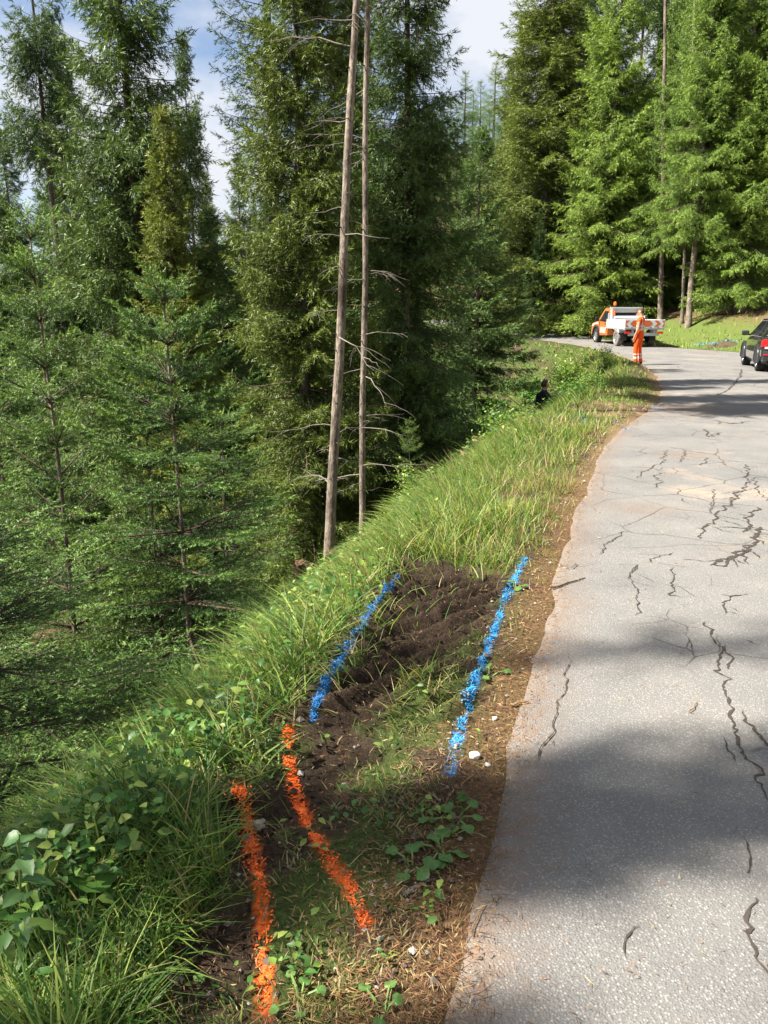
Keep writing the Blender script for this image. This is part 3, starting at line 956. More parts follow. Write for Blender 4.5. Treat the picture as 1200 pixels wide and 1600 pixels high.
# the two bare stems in the middle
def stem(name, label, px0, py0, Y, px1, r0, r1, Htot, seed, ndead, Ld, crown_kind, crown_h, crown_z, wide):
    x0, _, z0 = at_depth(px0, py0, Y)
    xt, _, zt = at_depth(px1, 0, Y)
    z0 = gz(x0, Y)
    lean = (xt - x0) / (zt - z0)
    o = thing(name, label, 'tree', (x0, Y, z0))
    g = np.random.default_rng(seed)
    zz_ = np.linspace(0, Htot, 40)
    def ax(z):
        z = np.asarray(z, float)
        return np.stack([lean * z - .10 * np.exp(-z / 1.2) * lean * 8 * .12 + .012 * np.sin(z * 1.3 + seed), .02 * np.sin(z * .8), z], -1)
    P = ax(zz_)
    P[0, 2] = -.5
    hv = (zt - z0)
    rad = np.where(zz_ < hv, r0 + (r1 - r0) * zz_ / hv, np.maximum(.015, r1 * (1 - (zz_ - hv) / (Htot - hv)))) + r0 * .5 * np.exp(-zz_ / .25)
    v, f = tubes(P[None], rad[None], 14)
    v += norm(v - np.repeat(P, 14, 0)) * (fbm(v[:, 0] * 9 + v[:, 1] * 7, v[:, 2] * 2.2, 3, 3, seed) - .5)[:, None] * r0 * .22
    link('trunk', np_mesh('trunk', v, f, None, [m_bark]), o)
    for q_ in dead_boughs(seed, 1.2, hv * 1.05, ndead, Ld, ax):
        link('dead_branch', q_, o)
    # little knots
    K = MB()
    for _ in range(26):
        z = g.uniform(.4, hv)
        a = g.uniform(0, 6.28)
        q = ax(z)
        r = r0 + (r1 - r0) * z / hv
        d = Vector((math.cos(a), math.sin(a), .15))
        p = Vector(q) + d * r * .8
        K.tube([p, p + d * g.uniform(.03, .09)], [.013, .007], 5)
    tag(K.build('knots', m_twig_b, o), kind='stuff')
    me = KINDS[crown_kind]
    q = ax(crown_z)
    h0 = 17
    s = crown_h / h0
    for n_, m_ in zip(('branches', 'crown'), me[1:]):
        q_ = link(n_, m_, o, (float(q[0]), float(q[1]), crown_z - .0), (0, math.atan(lean), seed), (s * wide, s * wide, s))
        q_['kind'] = 'stuff'
    return o
stem('bare_stemmed_spruce', 'tall leaning spruce with a bare pale trunk and dead snags, in front of all others', 513, 852, 12.0, 556, .088, .048, 15, 3, 30, 1.5, 'tall_b', 6.5, 9.6, 1.2)
stem('bare_stemmed_spruce', 'thinner bare spruce trunk standing just right of the tall leaning pale trunk', 565, 820, 13.6, 574, .058, .040, 14, 8, 26, 1.5, 'tall_b', 6.0, 9.2, 1.1)

# mature trees of the left slope
tree_px('tall_b', 450, 15.5, -420, 'sunlit olive green spruce directly left of the bare leaning trunk', None, .5, .96)
tree_px('tall_a', 640, 17.2, -420, 'large spruce with drooping boughs directly right of the two bare trunks', None, 1.9, 1.02)
tree_px('dense', 752, 26.0, 205, 'dense dark pyramid-shaped spruce above the bend of the bank', None, 0.2, 1.0)
tree_px('tall_a', 140, 19.5, -620, 'broad dark spruce filling the upper left, tallest on that side', None, 2.4, .94)
tree_px('tall_c', 35, 25, -150, 'ragged dark spruce at the upper left edge behind the broad one', None, .9, .85)
tree_px('tall_b', 252, 18, 165, 'thin-topped spruce with brownish tip between the broad spruce and the larch trunk', None, 3.3, .95)
tree_px('tall_c', 284, 33, 50, 'distant narrow spruce with its tip alone against the clouds', None, 1.2, .62)
tree_px('larch', 404, 20, -420, 'larch with thick dark trunk and wispy pale foliage against the sky', None, 4.2, .9, 'larch_tree')
tree_px('tall_b', 545, 21, -200, 'spruce crowded close behind the two bare trunks', None, 5.0, .9)
tree_px('dense', 470, 22, 330, 'dark spruce filling the gap low behind the sunlit olive spruce', None, 2.2, 1.1)

rf = np.random.default_rng(99)
for px, Y, top, kd in ((90, 27, 60, 'tall_a'), (0, 34, 200, 'tall_a'), (330, 26, 330, 'dense'), (70, 30, 300, 'dense'), (190, 29, 250, 'tall_b'), (-30, 27, 330, 'tall_a'), (370, 36, 240, 'tall_a'), (5, 45, 300, 'tall_b'), (110, 44, 330, 'tall_a'), (230, 48, 290, 'tall_c'),
                       (320, 50, 270, 'tall_b'), (420, 44, 230, 'tall_a'), (480, 40, 150, 'tall_b'), (560, 42, 130, 'tall_a'), (640, 44, 120, 'tall_b'), (-60, 38, 290, 'tall_c'), (395, 60, 300, 'tall_a'), (150, 62, 320, 'tall_b'),
                       (60, 66, 330, 'tall_c'), (265, 68, 310, 'tall_a')):
    tree_px(kd, px, Y, top, 'dark spruce deep in the forest behind the left slope', 'far spruces beyond the left slope', rf.uniform(0, 6), rf.uniform(.9, 1.15))
# spruces left of the frame that shade the verge and the road
for x, y, h, kd, wd in ((-9.0, .2, 22, 'tall_a', .36), (-10.5, -.85, 19, 'tall_b', .28), (-11.0, .85, 24, 'larch', .36), (-6.6, 2.7, 11, 'tall_b', .85), (-12.5, -3.6, 20, 'tall_c', .6), (-7.0, -3.2, 14, 'tall_b', .8)):
    plant_tree(kd, x, y, h, 'spruce just outside the left of the picture, shading the verge', 'spruces shading the verge', x * 3, wd)

# beyond the bend
tree_px('bright', 985, 46, -200, 'bright green spruce behind the flatbed truck, sunlit down to the bank', None, .4, .95)
tree_px('tall_b', 880, 50, -260, 'huge olive spruce with a thick split trunk at the outside of the bend', None, 1.7, 1.45)
tree_px('bright', 1062, 47, -140, 'light green spruce close behind the pole trunks right of the truck', None, 2.7, .72)
stem('bare_stemmed_spruce', 'straight pale pole trunk with dead twigs right of the truck', 1076, 503, 40.5, 1116, .15, .075, 19, 21, 22, 1.6, 'bright', 16.5, 3.6, .85)
stem('bare_stemmed_spruce', 'thin pale pole trunk on the bank above the soil heap', 1159, 502, 40.0, 1180, .11, .07, 17, 22, 18, 1.5, 'bright', 16, 3.2, .8)
stem('bare_stemmed_spruce', 'dark slightly crooked trunk at the forest edge just right of the truck', 1033, 490, 43.5, 1040, .14, .075, 19, 23, 20, 1.6, 'bright', 16, 3.4, .7)
stem('bare_stemmed_spruce', 'grey pole trunk between the truck and the thin pole, leaning on its neighbour', 1066, 500, 41.6, 1086, .09, .06, 16, 24, 14, 1.2, 'bright', 13, 4.2, .6)
tree_px('bright', 1150, 47, -240, 'pale green spruce with hanging boughs above the parked car', None, 3.9, .95)
tree_px('larch', 1110, 52, -330, 'feathery light green larch high on the right', None, 1.0, 1.2, 'larch_tree')
tree_px('bright', 1225, 40, -200, 'bright spruce half cut off by the right edge', None, 5.5, .9)
tree_px('tall_b', 820, 58, 30, 'tall greyish spruce left of the huge olive one', None, 2.0, 1.0)
tree_px('dense', 1000, 45, 330, 'small green spruce growing on the bank right behind the truck', None, 1.2, .62)
tree_px('dense', 845, 47.5, 330, 'young spruce on the grass bank beside the bend', None, 3.2, .7)
for px, Y, top, kd in ((940, 60, -100, 'tall_a'), (1020, 62, -160, 'tall_c'), (1090, 60, -60, 'tall_a'), (1180, 58, -140, 'tall_c'), (1240, 52, -100, 'tall_a'), (960, 53, 60, 'tall_c'), (1130, 66, -160, 'tall_b'), (910, 56, -60, 'tall_a'),
                       (1050, 54, 90, 'tall_a'), (1195, 49, 120, 'tall_a'), (1120, 49, 160, 'tall_a'), (870, 64, -60, 'tall_a'), (1010, 50, 120, 'tall_a'), (1085, 47, 200, 'tall_c'), (1170, 46, 210, 'tall_c'), (1220, 56, 100, 'tall_c'), (800, 72, 90, 'tall_a')):
    tree_px(kd, px, Y, top, 'shaded spruce deep in the forest above the bend', 'far spruces above the bend', rf.uniform(0, 6), rf.uniform(.85, 1.1))
for px, Y, top in ((715, 70, 185), (738, 66, 200), (680, 72, 175), (765, 68, 170), (650, 76, 185), (790, 75, 140), (705, 95, 150), (728, 90, 110), (752, 97, 125), (775, 88, 95), (690, 90, 175), (665, 84, 160), (740, 105, 140)):
    tree_px('larch', px, Y, top, 'faint pale larch far up the hillside under the patch of sky', 'far larches on the hillside', rf.uniform(0, 6), 1.3, 'larch_tree')

# ------------------------------------------------------------------ grass and herbs
m_grass = foliage_mat('grass_blades', 0.38, 0.5, 0.3, 0.0)
m_leaf = foliage_mat('herb_leaves', 0.35, 0.45, 0.35, 0.08)
m_litter = foliage_mat('dry_litter', 0.1, 0.85, 0.1, 0.0)

def grass_mesh(P, ln, w, az, lean, curl, col, g, seg=3):
    """curved ribbons that narrow to a point"""
    n = len(P)
    s = np.linspace(0, 1, seg + 1)
    d = np.stack([np.cos(az), np.sin(az), np.zeros(n)], 1)
    tw = az + math.pi / 2 + g.normal(0, .6, n)
    sd = np.stack([np.cos(tw), np.sin(tw), g.normal(0, .25, n)], 1)
    hor = (lean[:, None] * s + curl[:, None] * s ** 2) * ln[:, None]
    ver = (np.sqrt(np.maximum(.02, 1 - lean ** 2))[:, None] * s - .55 * curl[:, None] * s ** 2.2) * ln[:, None]
    C = P[:, None] + d[:, None] * hor[..., None] + UP * ver[..., None]
    ww = np.array([.8, 1, .75, .45][:seg] if seg == 3 else np.linspace(1, .5, seg))
    Lf = C[:, :seg] - sd[:, None] * (w[:, None] * ww)[..., None] * .5
    Rt = C[:, :seg] + sd[:, None] * (w[:, None] * ww)[..., None] * .5
    nv = 2 * seg + 1
    V = np.concatenate([Lf, Rt, C[:, seg:]], 1).reshape(-1, 3)
    o = (np.arange(n) * nv)[:, None]
    Q = [np.concatenate([o + i, o + seg + i, o + seg + i + 1, o + i + 1], 1) for i in range(seg - 1)]
    T = np.concatenate([o + seg - 1, o + 2 * seg - 1, o + 2 * seg], 1)
    F = ([np.concatenate(Q)] if Q else []) + [T]
    shade = np.repeat(col, nv, 0)
    return V, F, shade

def join(parts):
    Vs, Qs, Ts, Cs, o = [], [], [], [], 0
    for V, F, C_ in parts:
        Vs.append(V)
        Cs.append(C_)
        for f in (F if isinstance(F, list) else [F]):
            (Qs if f.shape[1] == 4 else Ts).append(f + o)
        o += len(V)
    F = ([np.concatenate(Qs)] if Qs else []) + ([np.concatenate(Ts)] if Ts else [])
    return np.concatenate(Vs), F, np.concatenate(Cs)

def field(n, r0, r1, g, a0=-34, a1=33):
    """random ground points ahead of the camera, thinning out with distance"""
    r = np.exp(g.uniform(math.log(r0), math.log(r1), n))
    a = np.radians(g.uniform(a0, a1, n))
    x, y = r * np.sin(a), r * np.cos(a)
    return x, y, r

def pick(g, n, cols, p):
    c = np.array(cols)[g.choice(len(cols), n, p=np.array(p) / sum(p))]
    return c * g.uniform(.72, 1.3, (n, 1))

def near_paint(x, y):
    d = np.full(x.shape, 9.0)
    for P in PAINT.values():
        d = np.minimum(d, np.abs(sdist(P, x, y)))
    return d

g = np.random.default_rng(5)
FRESH, LIME, DEEP, STRAW, OLIVE = (.14, .225, .042), (.25, .31, .07), (.05, .125, .022), (.38, .29, .14), (.13, .16, .045)

# turf of the verge
x, y, r = field(340000, 1.3, 34, g, -28, 33)
dl = sdist(SL, x, y)
cr = crest(y)
sm = soil_mask(x, y) * (y < 8)
dens = sstep(0.02, .30, dl + (fbm(x, y, 6, 2, 51) - .5) * .3) * (1 - .93 * sm)
tramp = (1 - sstep(2.6, 4.2, y - .5 * x)) * (1 - sstep(.9, 1.4, dl))             # trodden, half bare corner near the camera
dens *= 1 - .62 * tramp
dens *= .25 + .75 * sstep(.36, .6, fbm(x, y, 3.5, 3, 52))
dens *= 1 - .75 * np.exp(-(((x - 4.2) / 1.3) ** 2 + ((y - 13.0) / 1.0) ** 2))
np_ = near_paint(x, y)
dens *= .25 + .75 * sstep(.03, .10, np_)
keep = (dl > 0) & (dl < cr + .6) & (g.random(len(x)) < dens)
x, y, r, dl, cr, sm, tramp = (q[keep] for q in (x, y, r, dl, cr, sm, tramp))
n = len(x)
z = ground_z(x, y)
lush = sstep(4.6, 6.0, y) * (1 - sstep(10.5, 13, y))
edge = sstep(-.55, .1, dl - cr)
ln = (.05 + .05 * lush + .03 * sstep(.3, 1.0, dl) + .09 * edge * (y > 3) + .10 * sstep(.58, .72, fbm(x, y, 2.0, 2, 53))) * g.uniform(.5, 1.5, n) * (1 - .35 * tramp) + .02 * (r > 12)
w = np.maximum(.0042, .00105 * r) * g.uniform(.7, 1.3, n)
az = g.uniform(0, 6.28, n)
out = math.pi - .35                                                   # downhill: to the left
az = np.where(g.random(n) < .25 + .55 * edge, out + g.normal(0, .6, n), az)
lean = np.clip(g.uniform(.05, .55, n) + .35 * tramp + .2 * edge, 0, .93)
curl = g.uniform(.05, .5, n)
col_ = pick(g, n, [FRESH, LIME, DEEP, STRAW, OLIVE], [.28, .25, .12, .17, .18])
dry = g.random(n) < np.clip(.15 * tramp + .40 * sstep(.54, .68, fbm(x, y, 1.4, 3, 57)) + .38 * (1 - sstep(.1, .45, dl)) + .12 * sm, 0, .8)
col_[dry] = pick(g, int(dry.sum()), [STRAW, (.20, .145, .07), (.26, .22, .11)], [.3, .4, .3])
dark_ = (1 - dry) * tramp
col_ = col_ * (1 - .3 * dark_)[:, None]
nearm = r < 6
parts = [grass_mesh(np.stack([x, y, z - .005], 1)[m], ln[m], w[m], az[m], lean[m], curl[m], col_[m], g, sg) for m, sg in ((nearm, 3), (~nearm, 2))]
V, F, C_ = join(parts)
tag(link('verge_grass', np_mesh('verge_grass', V, F, C_, [m_grass])), 'mown grass and straw on the verge between road and slope', 'grass', kind='stuff')
n_verge = len(V)

# wild grass and weeds on the falling slope
x, y, r = field(190000, 1.35, 45, g, -36, 24)
dl = sdist(SL, x, y)
cr = crest(y)
over = dl - cr
dens = (.30 + .70 * sstep(.35, .6, fbm(x, y, 1.6, 3, 61))) * (1 - .9 * soil_mask(x, y) * (y < 8))
dens *= 1 - .72 * sstep(2.6, 6, over)
keep = (over > -.25) & (over < 11) & (near_paint(x, y) > .09) & (g.random(len(x)) < dens)
x, y, r, over = (q[keep] for q in (x, y, r, over))
n = len(x)
z = ground_z(x, y)
ln = g.uniform(.10, .34, n) * (.7 + .5 * sstep(.4, .6, fbm(x, y, 2.5, 2, 62))) * (1 - .4 * sstep(3, 8, over))
w = np.maximum(.005, .0012 * r) * g.uniform(.7, 1.4, n)
az = np.where(g.random(n) < .6, math.pi - .3 + g.normal(0, .7, n), g.uniform(0, 6.28, n))
col_ = pick(g, n, [FRESH, LIME, DEEP, STRAW, OLIVE], [.35, .2, .32, .05, .14])
nearm = r < 5
lean, curl = g.uniform(.1, .65, n), g.uniform(.15, .75, n)
V, F, C_ = join([grass_mesh(np.stack([x, y, z - .01], 1)[m], ln[m], w[m], az[m], lean[m], curl[m], col_[m], g, sg) for m, sg in ((nearm, 3), (~nearm, 2))])
tag(link('slope_grass', np_mesh('slope_grass', V, F, C_, [m_grass])), 'tall wild grass covering the slope below the verge', 'grass', kind='stuff')

# arching tufts
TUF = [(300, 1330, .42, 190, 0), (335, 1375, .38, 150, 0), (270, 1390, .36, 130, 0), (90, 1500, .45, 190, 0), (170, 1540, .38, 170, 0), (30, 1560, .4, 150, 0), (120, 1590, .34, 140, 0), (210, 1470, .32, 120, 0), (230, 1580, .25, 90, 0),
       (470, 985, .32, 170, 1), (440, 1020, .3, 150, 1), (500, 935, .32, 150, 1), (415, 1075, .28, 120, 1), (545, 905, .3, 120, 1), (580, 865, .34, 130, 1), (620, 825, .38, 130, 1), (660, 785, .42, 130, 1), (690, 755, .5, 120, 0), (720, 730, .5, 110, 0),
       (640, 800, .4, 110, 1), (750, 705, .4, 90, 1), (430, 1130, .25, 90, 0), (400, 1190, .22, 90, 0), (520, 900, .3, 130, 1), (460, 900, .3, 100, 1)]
parts = []
for px, py, L0, nn, br_ in TUF:
    X0, Y0 = on_plane(px, py)
    if sdist(SL, [X0], [Y0])[0] > crest(Y0):                            # seen on ground that has dropped already
        for _ in range(8):
            X0, Y0 = on_plane(px, py, gz(X0, Y0))
    px_, py_ = X0 - .12 + g.normal(0, .055, nn), Y0 + g.normal(0, .055, nn)
    zz_ = ground_z(px_, py_)
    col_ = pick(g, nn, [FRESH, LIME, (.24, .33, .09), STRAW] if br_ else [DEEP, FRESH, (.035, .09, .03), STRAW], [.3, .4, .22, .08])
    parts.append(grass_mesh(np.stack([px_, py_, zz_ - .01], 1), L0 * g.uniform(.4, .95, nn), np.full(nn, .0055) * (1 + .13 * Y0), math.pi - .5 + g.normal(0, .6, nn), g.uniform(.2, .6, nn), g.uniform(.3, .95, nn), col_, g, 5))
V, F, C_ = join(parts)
tag(link('grass_tufts', np_mesh('grass_tufts', V, F, C_, [m_grass])), 'long arching grass tufts hanging over the crest of the verge', 'grass', kind='stuff')

def leaf_mesh(P, D, Nn, ln, w, col, fold=.18):
    """pointed oval leaves, folded along the rib: 6 vertices, 4 triangles"""
    S = norm(np.cross(D, Nn))
    Nn = norm(np.cross(S, D))
    ln, w = ln[:, None], w[:, None]
    b0 = P
    m1 = P + D * ln * .35 - Nn * ln * .02
    m2 = P + D * ln * .7 - Nn * ln * .08
    tip = P + D * ln - Nn * ln * .2
    V = np.stack([b0, m1 + S * w * .5 + Nn * w * fold, m2 + S * w * .36 + Nn * w * fold * .6, tip, m2 - S * w * .36 + Nn * w * fold * .6, m1 - S * w * .5 + Nn * w * fold, m1, m2], 1)
    n = len(P)
    o = (np.arange(n) * 8)[:, None]
    Q = np.concatenate([o + np.array([[6, 1, 2, 7]]), o + np.array([[5, 6, 7, 4]])])
    T = np.concatenate([o + np.array([[0, 1, 6]]), o + np.array([[0, 6, 5]]), o + np.array([[7, 2, 3]]), o + np.array([[4, 7, 3]])])
    return V.reshape(-1, 3), [Q, T], np.repeat(col, 8, 0)

# low broad leaved herbs: clover, plantain, ground elder
x, y, r = field(60000, 1.55, 40, g, -36, 26)
dl = sdist(SL, x, y)
over = dl - crest(y)
cl_ = sstep(.48, .62, fbm(x, y, 2.2, 3, 77))
dens = np.where(over > -.1, .18 + .6 * cl_, .30 * sstep(.55, .68, fbm(x, y, 5, 2, 78))) * (1 - soil_mask(x, y) * (y < 8)) * (1 - .6 * sstep(3, 8, over))
keep = (dl > .08) & (over < 10) & (g.random(len(x)) < dens)
x, y, r, over = (q[keep] for q in (x, y, r, over))
n = len(x)
hgt = np.where(over > -.1, g.uniform(.03, .34, n), g.uniform(.01, .05, n))
P = np.stack([x, y, ground_z(x, y) + hgt], 1)
a = g.uniform(0, 6.28, n)
D = norm(np.stack([np.cos(a), np.sin(a), g.normal(0, .35, n)], 1))
Nn = norm(np.stack([g.normal(0, .35, n), g.normal(0, .35, n), np.ones(n)], 1))
ln = np.where(over > -.1, g.uniform(.018, .05, n), g.uniform(.015, .035, n)) * np.maximum(1, r * .14)
V, F, C_ = leaf_mesh(P, D, Nn, ln, ln * g.uniform(.45, .75, n), pick(g, n, [FRESH, LIME, DEEP, (.08, .17, .04)], [.3, .18, .3, .22]))
tag(link('herb_cover', np_mesh('herb_cover', V, F, C_, [m_leaf])), 'low leafy herbs scattered through the verge and slope', 'herbs', kind='stuff')

# fallen needles, straw and bits of bark along the asphalt
x, y, r = field(100000, 1.2, 26, g, -22, 33)
dl = sdist(SL, x, y)
tr_ = (1 - sstep(2.6, 4.2, y - .5 * x))
dens = np.where(dl < 0, .7 * (1 - sstep(0, .13, -dl)), 1 - sstep(.02, .36, np.abs(dl - .10))) + .13 * ((dl > 0) & (dl < crest(y))) * tr_ + .05 * (soil_mask(x, y) * (y < 8)) + .02 * (dl < 0) * (dl > -.8)
keep = (dl > -1.2) & (g.random(len(x)) < dens)
x, y, r, dl = (q[keep] for q in (x, y, r, dl))
n = len(x)
zz_ = np.where(dl < 0.0, zr(y) + .012, ground_z(x, y) + .006) + g.uniform(0, .012, n)
a = g.uniform(0, 6.28, n)
D = norm(np.stack([np.cos(a), np.sin(a), g.normal(0, .22, n)], 1))
S = norm(np.cross(D, np.array((0, 0, 1.0)) + g.normal(0, .4, (n, 3))))
ln = np.where(g.random(n) < .05, g.uniform(.04, .10, n), g.uniform(.012, .034, n))[:, None]
w = (np.maximum(.0016, .0007 * r) * g.uniform(.7, 1.5, n))[:, None]
C0 = np.stack([x, y, zz_], 1)
V = np.stack([C0 - D * ln * .5 - S * w, C0 + S * w * .6 - D * ln * .1, C0 + D * ln * .5, C0 - S * w * .6 + D * ln * .1], 1).reshape(-1, 3)
col_ = pick(g, n, [(.18, .09, .045), (.25, .145, .07), (.34, .26, .13), (.09, .055, .032)], [.36, .25, .11, .28])
tag(link('needle_litter', np_mesh('needle_litter', V, quads(V), np.repeat(col_, 4, 0), [m_litter])), 'brown fallen needles and straw along the edge of the asphalt', 'litter', kind='stuff')

# crumbs of soil and grit
x, y, r = field(30000, 1.5, 14, g, -26, 33)
dl = sdist(SL, x, y)
sm = soil_mask(x, y) * (y < 8)
gr_ = 1 - sstep(.05, .3, np.abs(dl - .12))
keep = (dl > -.5) & (g.random(len(x)) < .30 * sm + .16 * gr_ + .003)
x, y, r, sm, dl = (q[keep] for q in (x, y, r, sm, dl))
n = len(x)
sz = np.where(dl < .03, .4, 1) * g.uniform(.003, .011, n) * (1 + .8 * (g.random(n) < .08)) * np.maximum(1, r * .2)
oct_ = np.array([(1, 0, 0), (0, 1, 0), (-1, 0, 0), (0, -1, 0), (0, 0, .8), (0, 0, -.8)], float)
th = g.uniform(0, 6.28, n)
O = oct_[None] * sz[:, None, None] * g.uniform(.65, 1.3, (n, 6, 1))
O = np.stack([O[..., 0] * np.cos(th)[:, None] - O[..., 1] * np.sin(th)[:, None], O[..., 0] * np.sin(th)[:, None] + O[..., 1] * np.cos(th)[:, None], O[..., 2]], -1)
zc = np.where(dl < 0, zr(y) + .006, ground_z(x, y)) + sz * .4
V = (O + np.stack([x, y, zc], 1)[:, None]).reshape(-1, 3)
fo = np.array([(0, 1, 4), (1, 2, 4), (2, 3, 4), (3, 0, 4), (1, 0, 5), (2, 1, 5), (3, 2, 5), (0, 3, 5)])
F = ((np.arange(n) * 6)[:, None, None] + fo[None]).reshape(-1, 3)
cc = np.where((sm > .5)[:, None] & (g.random((n, 1)) < .95), pick(g, n, [(.03, .02, .013), (.05, .034, .022), (.02, .014, .01)], [.5, .3, .2]), pick(g, n, [(.22, .19, .16), (.38, .36, .33), (.13, .10, .08)], [.4, .1, .5]))
tag(link('soil_crumbs', np_mesh('soil_crumbs', V, F, np.repeat(cc, 6, 0), [m_litter], False)), 'loose soil crumbs and grit on the bare ground', 'soil', kind='stuff')

# grass on the right hand bank and round the bend
x = g.uniform(-14, 26, 60000)
y = g.uniform(26, 66, 60000)
dr = -sdist(SR, x, y)
dens = np.clip(np.where(dr < 2.4, 1.0, .25) * (dr > .05) * (dr < 5.5), 0, 1)
keep = g.random(len(x)) < dens * (.4 + .6 * sstep(.35, .6, fbm(x, y, 1.2, 2, 91)))
x, y = x[keep], y[keep]
n = len(x)
V, F, C_ = grass_mesh(np.stack([x, y, ground_z(x, y)], 1), g.uniform(.10, .30, n), g.uniform(.025, .05, n), g.uniform(0, 6.28, n), g.uniform(.1, .6, n), g.uniform(.1, .5, n), pick(g, n, [FRESH, LIME, (.17, .24, .06), STRAW], [.40, .32, .16, .12]), g, 2)
tag(link('bank_grass', np_mesh('bank_grass', V, F, C_, [m_grass])), 'bright short grass on the bank beyond the bend', 'grass', kind='stuff')

# ------------------------------------------------------------------ sprayed paint
def paint_mat(name, col):
    m, t, b = node_mat(name, 0.55, 0.35)
    at = t.nodes.new('ShaderNodeAttribute')
    at.attribute_name = 'col'
    t.links.new(at.outputs['Color'], b.inputs['Base Color'])
    return m
m_paint = paint_mat('spray_paint', None)

def spray(P, wd, col, label, seed, dens=2600, blades_=260, fade=None, lift=.005, big=1.0):
    g = np.random.default_rng(seed)
    s = np.concatenate([[0], np.cumsum(np.linalg.norm(np.diff(P, axis=0), axis=1))])
    n = int(dens * s[-1])
    u = g.random(n) * s[-1]
    cx, cy = np.interp(u, s, P[:, 0]), np.interp(u, s, P[:, 1])
    wl = wd * (.55 + .9 * vnoise(u, u * 0, 3.2, seed))
    x, y = cx + g.normal(0, 1, n) * wl * .32, cy + g.normal(0, 1, n) * wl * .32
    k = g.random(n) < (.05 + .95 * sstep(.42, .56, fbm(x, y, 14, 3, seed))) 
    x, y = x[k], y[k]
    n = len(x)
    on_road = sdist(SL, x, y) < 0
    z = np.where(on_road, zr(y) + .016, ground_z(x, y)) + g.uniform(.001, lift, n)
    a = g.uniform(0, 6.28, n)
    D = norm(np.stack([np.cos(a), np.sin(a), g.normal(0, .18, n)], 1))
    S = norm(np.cross(D, UP + g.normal(0, .2, (n, 3))))
    ln, w = (g.uniform(.002, .008, n) * big)[:, None], (g.uniform(.0015, .004, n) * big)[:, None]
    C0 = np.stack([x, y, z], 1)
    V = np.stack([C0 - D * ln, C0 + S * w, C0 + D * ln, C0 - S * w], 1).reshape(-1, 3)
    col = np.array(col)
    cc = col * g.uniform(.55, 1.15, (n, 1))
    parts = [(V, quads(V), np.repeat(cc, 4, 0))]
    m = int(blades_ * s[-1])
    if m:
        u = g.random(m) * s[-1]
        x = np.interp(u, s, P[:, 0]) + g.normal(0, wd * .3, m)
        y = np.interp(u, s, P[:, 1]) + g.normal(0, wd * .3, m)
        q_ = g.random(m) < (.1 + .9 * sstep(.42, .56, fbm(x, y, 14, 3, seed)))
        x, y, m = x[q_], y[q_], int(q_.sum())
        parts.append(grass_mesh(np.stack([x, y, ground_z(x, y)], 1), g.uniform(.01, .04, m), np.full(m, .0034) * big, g.uniform(0, 6.28, m), g.uniform(.2, .8, m), g.uniform(.1, .6, m), col * g.uniform(.6, 1.2, (m, 1)), g, 2))
    V, F, C_ = join(parts)
    return tag(link('paint_line', np_mesh('paint_line', V, F, C_, [m_paint])), label, 'paint mark', 'sprayed survey marks')

BLUE, ORANGE = (.05, .36, .72), (.9, .15, .02)
spray(PAINT['blue_r'], .034, BLUE, 'straight blue sprayed line on the grass nearest the asphalt', 201)
spray(PAINT['blue_l'], .034, (.035, .24, .6), 'blue sprayed line along the left edge of the bare soil', 202, 2000, 200)
spray(PAINT['orange_r'], .038, ORANGE, 'orange sprayed line starting beside the lower end of the left blue line', 203, 1800, 160)
spray(PAINT['orange_l'], .032, ORANGE, 'orange sprayed line leading down to the bottom edge, left of the other', 204, 2400, 200)
for pts, lb, sd_ in (([(905, 652), (912, 658), (916, 668)], 'small blue mark on the far verge, leftmost of the three beyond the lush grass', 205),
                     ([(960, 660), (972, 667), (985, 675)], 'small blue mark at the far edge of the asphalt, lowest of the three', 206),
                     ([(1018, 634), (1026, 640), (1034, 645)], 'small blue mark on the muddy patch beside the road, farthest of the three', 207)):
    P = np.array([on_plane(*p) for p in pts])
    spray(P, .10, BLUE, lb, sd_, 110, 25, lift=.03, big=2.2)

# ------------------------------------------------------------------ stones, stumps, logs, sticks
def rock(name, px, py, size, col, label, seed, squash=.7, sink=.25, cat='stone'):
    X, Y = on_plane(px, py)
    for _ in range(6):
        X, Y = on_plane(px, py, gz(X, Y))
    bm = bmesh.new()
    bmesh.ops.create_icosphere(bm, subdivisions=3, radius=1)
    g = np.random.default_rng(seed)
    pl = norm(g.normal(0, 1, (9, 3)))
    for v in bm.verts:
        p = np.array(v.co)
        cut = min(1.0, min((.72 + .25 * ((i * 37) % 10) / 10) / max(.05, float(p @ q)) for i, q in enumerate(pl)))
        nn = 1 + .06 * math.sin(p[0] * 7 + seed) * math.sin(p[1] * 6 + 2) * math.sin(p[2] * 8)
        v.co = Vector(p * cut * nn * size * np.array((1.15, .9, squash)))
    me = bpy.data.meshes.new(name)
    bm.to_mesh(me)
    bm.free()
    me.materials.append(plain_mat(name, col, .9, .15, var=.35, scale=28))
    o = link(name, me, None, (X, Y, gz(X, Y) + size * squash * (1 - sink) * .55), (.2, .1, seed))
    return tag(o, label, cat)
rock('boulder', 358, 1113, .085, (.62, .58, .54), 'pale boulder half buried in the herbs of the slope', 1, .75)
rock('stone', 404, 1271, .023, (.34, .29, .25), 'grey stone beside the top of the left orange line', 2, .8)
rock('stone', 741, 1183, .021, (.72, .70, .66), 'white stone between the right blue line and the asphalt', 3, .75)
rock('stone', 773, 1124, .012, (.50, .46, .40), 'small pale stone near the asphalt, above the white one', 4, .75)
rock('stone', 762, 1196, .010, (.55, .5, .45), 'tiny pale stone just right of the white one', 6, .75)
rock('stone', 410, 1286, .010, (.33, .3, .27), 'tiny grey stone just below the stone at the left orange line', 7, .75)

